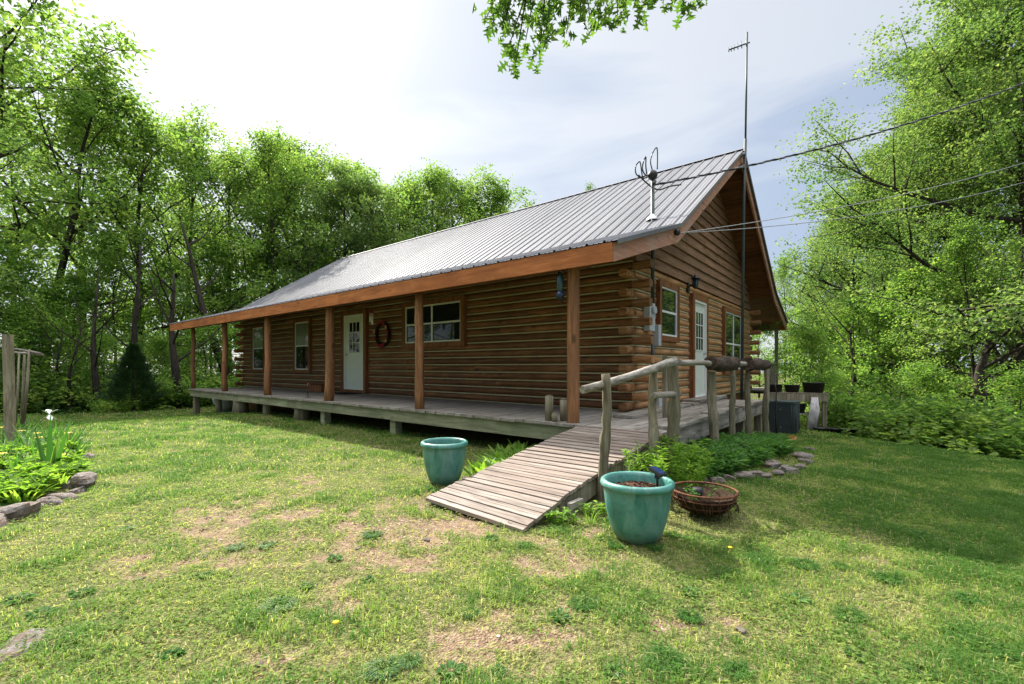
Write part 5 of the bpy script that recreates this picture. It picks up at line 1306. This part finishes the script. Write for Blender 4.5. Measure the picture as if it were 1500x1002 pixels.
# ================================================================== OVERHANGING OAK BRANCH
def oak_leaf_shape():
    half = [(0, .02), (.10, .03), (.16, .10), (.22, .22), (.27, .20), (.30, .07), (.40, .10), (.46, .34), (.52, .42), (.55, .30), (.56, .10), (.66, .12), (.74, .30), (.80, .33), (.80, .16), (.86, .08), (1.0, .0)]
    pts = [(x, y) for x, y in half]+[(x, -y) for x, y in half[-2::-1]]
    return np.array(pts)
def near_branch():
    o = thing('overhanging_oak', 'oak bough with lobed bright green leaves hanging in at the top of the picture', 'tree', (2.6, -1.6, gz1(2.6, -1.6)))
    m = MB(); base = Vector((2.6, -1.6, 0))
    tgt = []
    m.tube([(2.6, -1.6, -.3), (2.55, -1.5, 1.5), (2.3, -1.2, 3.2), (1.9, -.6, 4.8), (1.6, 0, 6.2)], [.2, .17, .15, .12, .08], 10, wob=.06)
    root = Vector((1.95, -.7, 4.5))
    def PX(px, py, d): return W(px, d, ZC+(HY-py)*d/F)
    hub = PX(860, -90, 4.1)
    m.tube([root, root.lerp(hub, .35)+Vector((0, 0, .35)), root.lerp(hub, .7)+Vector((0, 0, .25)), hub], [.09, .07, .05, .03], 8)
    m.build('trunk', M['bark'], o)
    m = MB(); tw = []
    ends = [(712, 45, 4.3), (735, 60, 4.1), (755, 110, 4.0), (770, 75, 4.2), (745, 85, 4.0), (790, 95, 4.1), (800, 60, 4.0), (830, 65, 4.2), (850, 40, 4.0), (865, 50, 4.3), (905, 45, 4.2), (915, 25, 4.1), (950, 30, 4.0), (965, 15, 4.1), (1005, 30, 4.2), (1020, 12, 4.1), (880, 20, 3.9), (780, 30, 4.2), (815, 20, 4.2), (745, 20, 4.1), (985, 5, 4.0), (850, 5, 4.1), (925, 0, 4.2), (720, 25, 4.2), (800, -10, 4.1), (760, 10, 4.1), (900, -15, 4.1), (1000, -20, 4.1), (830, -30, 4.0), (950, -30, 4.2)]
    for (px, py, d) in ends:
        e = PX(px, py-16, d); mid = hub.lerp(e, .5)+Vector((0, 0, .05)); st = hub.lerp(PX(px, -100, d), .6)
        path = [hub, st, st.lerp(e, .5)+Vector((random.uniform(-.05, .05), 0, .03)), e]
        m.tube(path, [.02, .012, .008, .004], 5, caps=False); tw.append((st, e))
    m.build('twigs', M['bark'], o)
    sh = oak_leaf_shape(); ns = len(sh); Vs = []; Fs = []; As = []; off = 0
    r_ = random.Random(3)
    for (st, e) in tw:
        for k in range(22):
            t = .55+.48*r_.random()**.7 if k > 6 else r_.uniform(.2, .7)
            b = st.lerp(e, min(t, 1))+Vector([r_.gauss(0, .035) for _ in range(3)])
            d = Vector((r_.uniform(-1, 1), r_.uniform(-1, 1), r_.uniform(-1.6, -.1))).normalized(); nn = Vector([r_.uniform(-1, 1) for _ in range(3)]); sd = d.cross(nn).normalized(); up_ = sd.cross(d)
            L = r_.uniform(.085, .135); b2 = b+d*.02; c = min(1, max(0, r_.gauss(.5, .25)))
            # centre spine fan
            for (x, y) in sh: Vs.append(tuple(b2+d*(x*L)+sd*(y*L)+up_*(abs(y)*L*.45-x*x*L*.3)))
            for x in (.1, .3, .5, .7, .9): pass
            i0 = off
            for q in range(1, (ns-1)//2+0):
                Fs.append((i0+q, i0+q+1, i0+ns-1-q, i0+ns-q) if q+1 < ns-1-q else (i0+q, i0+q+1, i0+ns-q, i0+ns-q))
            As += [c]*ns; off += ns
    F4 = np.array([f for f in Fs if len(set(f)) == 4])
    np_mesh('crown', np.array(Vs), [F4], M['oakn'], {'rnd': As}, o).location = (-2.6, 1.6, -gz1(2.6, -1.6))
near_branch()

# ================================================================== SKY, SUN, CAMERA
SUNAZ = Vector((-1, .27, 0)).normalized(); EL = R(41)
world = bpy.data.worlds.new('World'); bpy.context.scene.world = world; world.use_nodes = True
nt = world.node_tree; nt.nodes.clear()
wo = nt.nodes.new('ShaderNodeOutputWorld'); bg = nt.nodes.new('ShaderNodeBackground'); bg.inputs[1].default_value = .125
sky = nt.nodes.new('ShaderNodeTexSky'); sky.sky_type = 'NISHITA'; sky.sun_disc = False; sky.sun_elevation = EL; sky.sun_rotation = math.atan2(SUNAZ.x, SUNAZ.y) % (2*math.pi)
sky.air_density = 1.0; sky.dust_density = .6; sky.ozone_density = 1.0
tc = nt.nodes.new('ShaderNodeTexCoord')
mp = nt.nodes.new('ShaderNodeMapping'); mp.inputs['Scale'].default_value = (1, 1, 4.2); mp.inputs['Rotation'].default_value = (R(10), R(-16), R(25)); nt.links.new(tc.outputs['Generated'], mp.inputs[0])
n1 = noise(nt, mp.outputs[0], 2.1, 7, .5, .5); n2 = noise(nt, mp.outputs[0], .9, 3, .5)
cl = ramp(nt, mth(nt, 'ADD', mth(nt, 'MULTIPLY', n1, .6), mth(nt, 'MULTIPLY', n2, .45)), ((.455, 0), (.51, .5), (.565, 1)))
# cloud layer: brighter towards the sun, blue grey where it is thick or thin
dt = nt.nodes.new('ShaderNodeVectorMath'); dt.operation = 'DOT_PRODUCT'; nt.links.new(tc.outputs['Generated'], dt.inputs[0])
sd_ = Vector((SUNAZ.x*math.cos(EL), SUNAZ.y*math.cos(EL), math.sin(EL))); dt.inputs[1].default_value = sd_
lit = ramp(nt, dt.outputs['Value'], ((.0, (.215, .24, .28)), (.45, (.26, .275, .30)), (.78, (.31, .32, .33)), (.93, (.35, .355, .36)), (1, (.60, .60, .60))), 'B_SPLINE')
dim = ramp(nt, dt.outputs['Value'], ((.0, (.135, .165, .24)), (.45, (.165, .195, .25)), (.78, (.235, .26, .295)), (.93, (.30, .31, .325)), (1, (.5, .5, .5))), 'B_SPLINE')
cc_ = mixc(nt, 1.0, mixc(nt, cl, dim, lit), (10.0, 10.0, 10.0), 'MULTIPLY')
sx = nt.nodes.new('ShaderNodeSeparateXYZ'); nt.links.new(tc.outputs['Generated'], sx.inputs[0])
cc_ = mixc(nt, ramp(nt, sx.outputs['Z'], ((.66, 0), (.86, 1)), 'EASE'), cc_, (15, 15.2, 15.6))  # unseen sky overhead brightened, added as fill light to lift the shade
mixed = mixc(nt, .88, sky.outputs[0], cc_)
nt.links.new(mixed, bg.inputs[0]); nt.links.new(bg.outputs[0], wo.inputs[0])
sun = bpy.data.lights.new('sun', 'SUN'); sun.energy = 5.0; sun.angle = R(.6); sun.color = (1, .95, .86)
so = link(bpy.data.objects.new('sun', sun)); so.rotation_euler = (-sd_).to_track_quat('-Z', 'Y').to_euler(); so.location = (-20, 5, 30)
cam = bpy.data.cameras.new('camera'); cam.lens = 16.0; cam.sensor_width = 36; cam.shift_y = (HY-501)/1500; cam.clip_end = 2000; cam.clip_start = .05
co = link(bpy.data.objects.new('camera', cam)); co.location = (0, 0, ZC); co.rotation_euler = (R(90), 0, TH)
sc = bpy.context.scene; sc.camera = co
sc.view_settings.view_transform = 'Standard'; sc.view_settings.look = 'None'; sc.view_settings.gamma = 1; sc.view_settings.exposure = 1.15
sc.cycles.max_bounces = 8; sc.cycles.transparent_max_bounces = 4; sc.cycles.diffuse_bounces = 4; sc.cycles.glossy_bounces = 3; sc.cycles.transmission_bounces = 4; sc.cycles.sample_clamp_indirect = 6
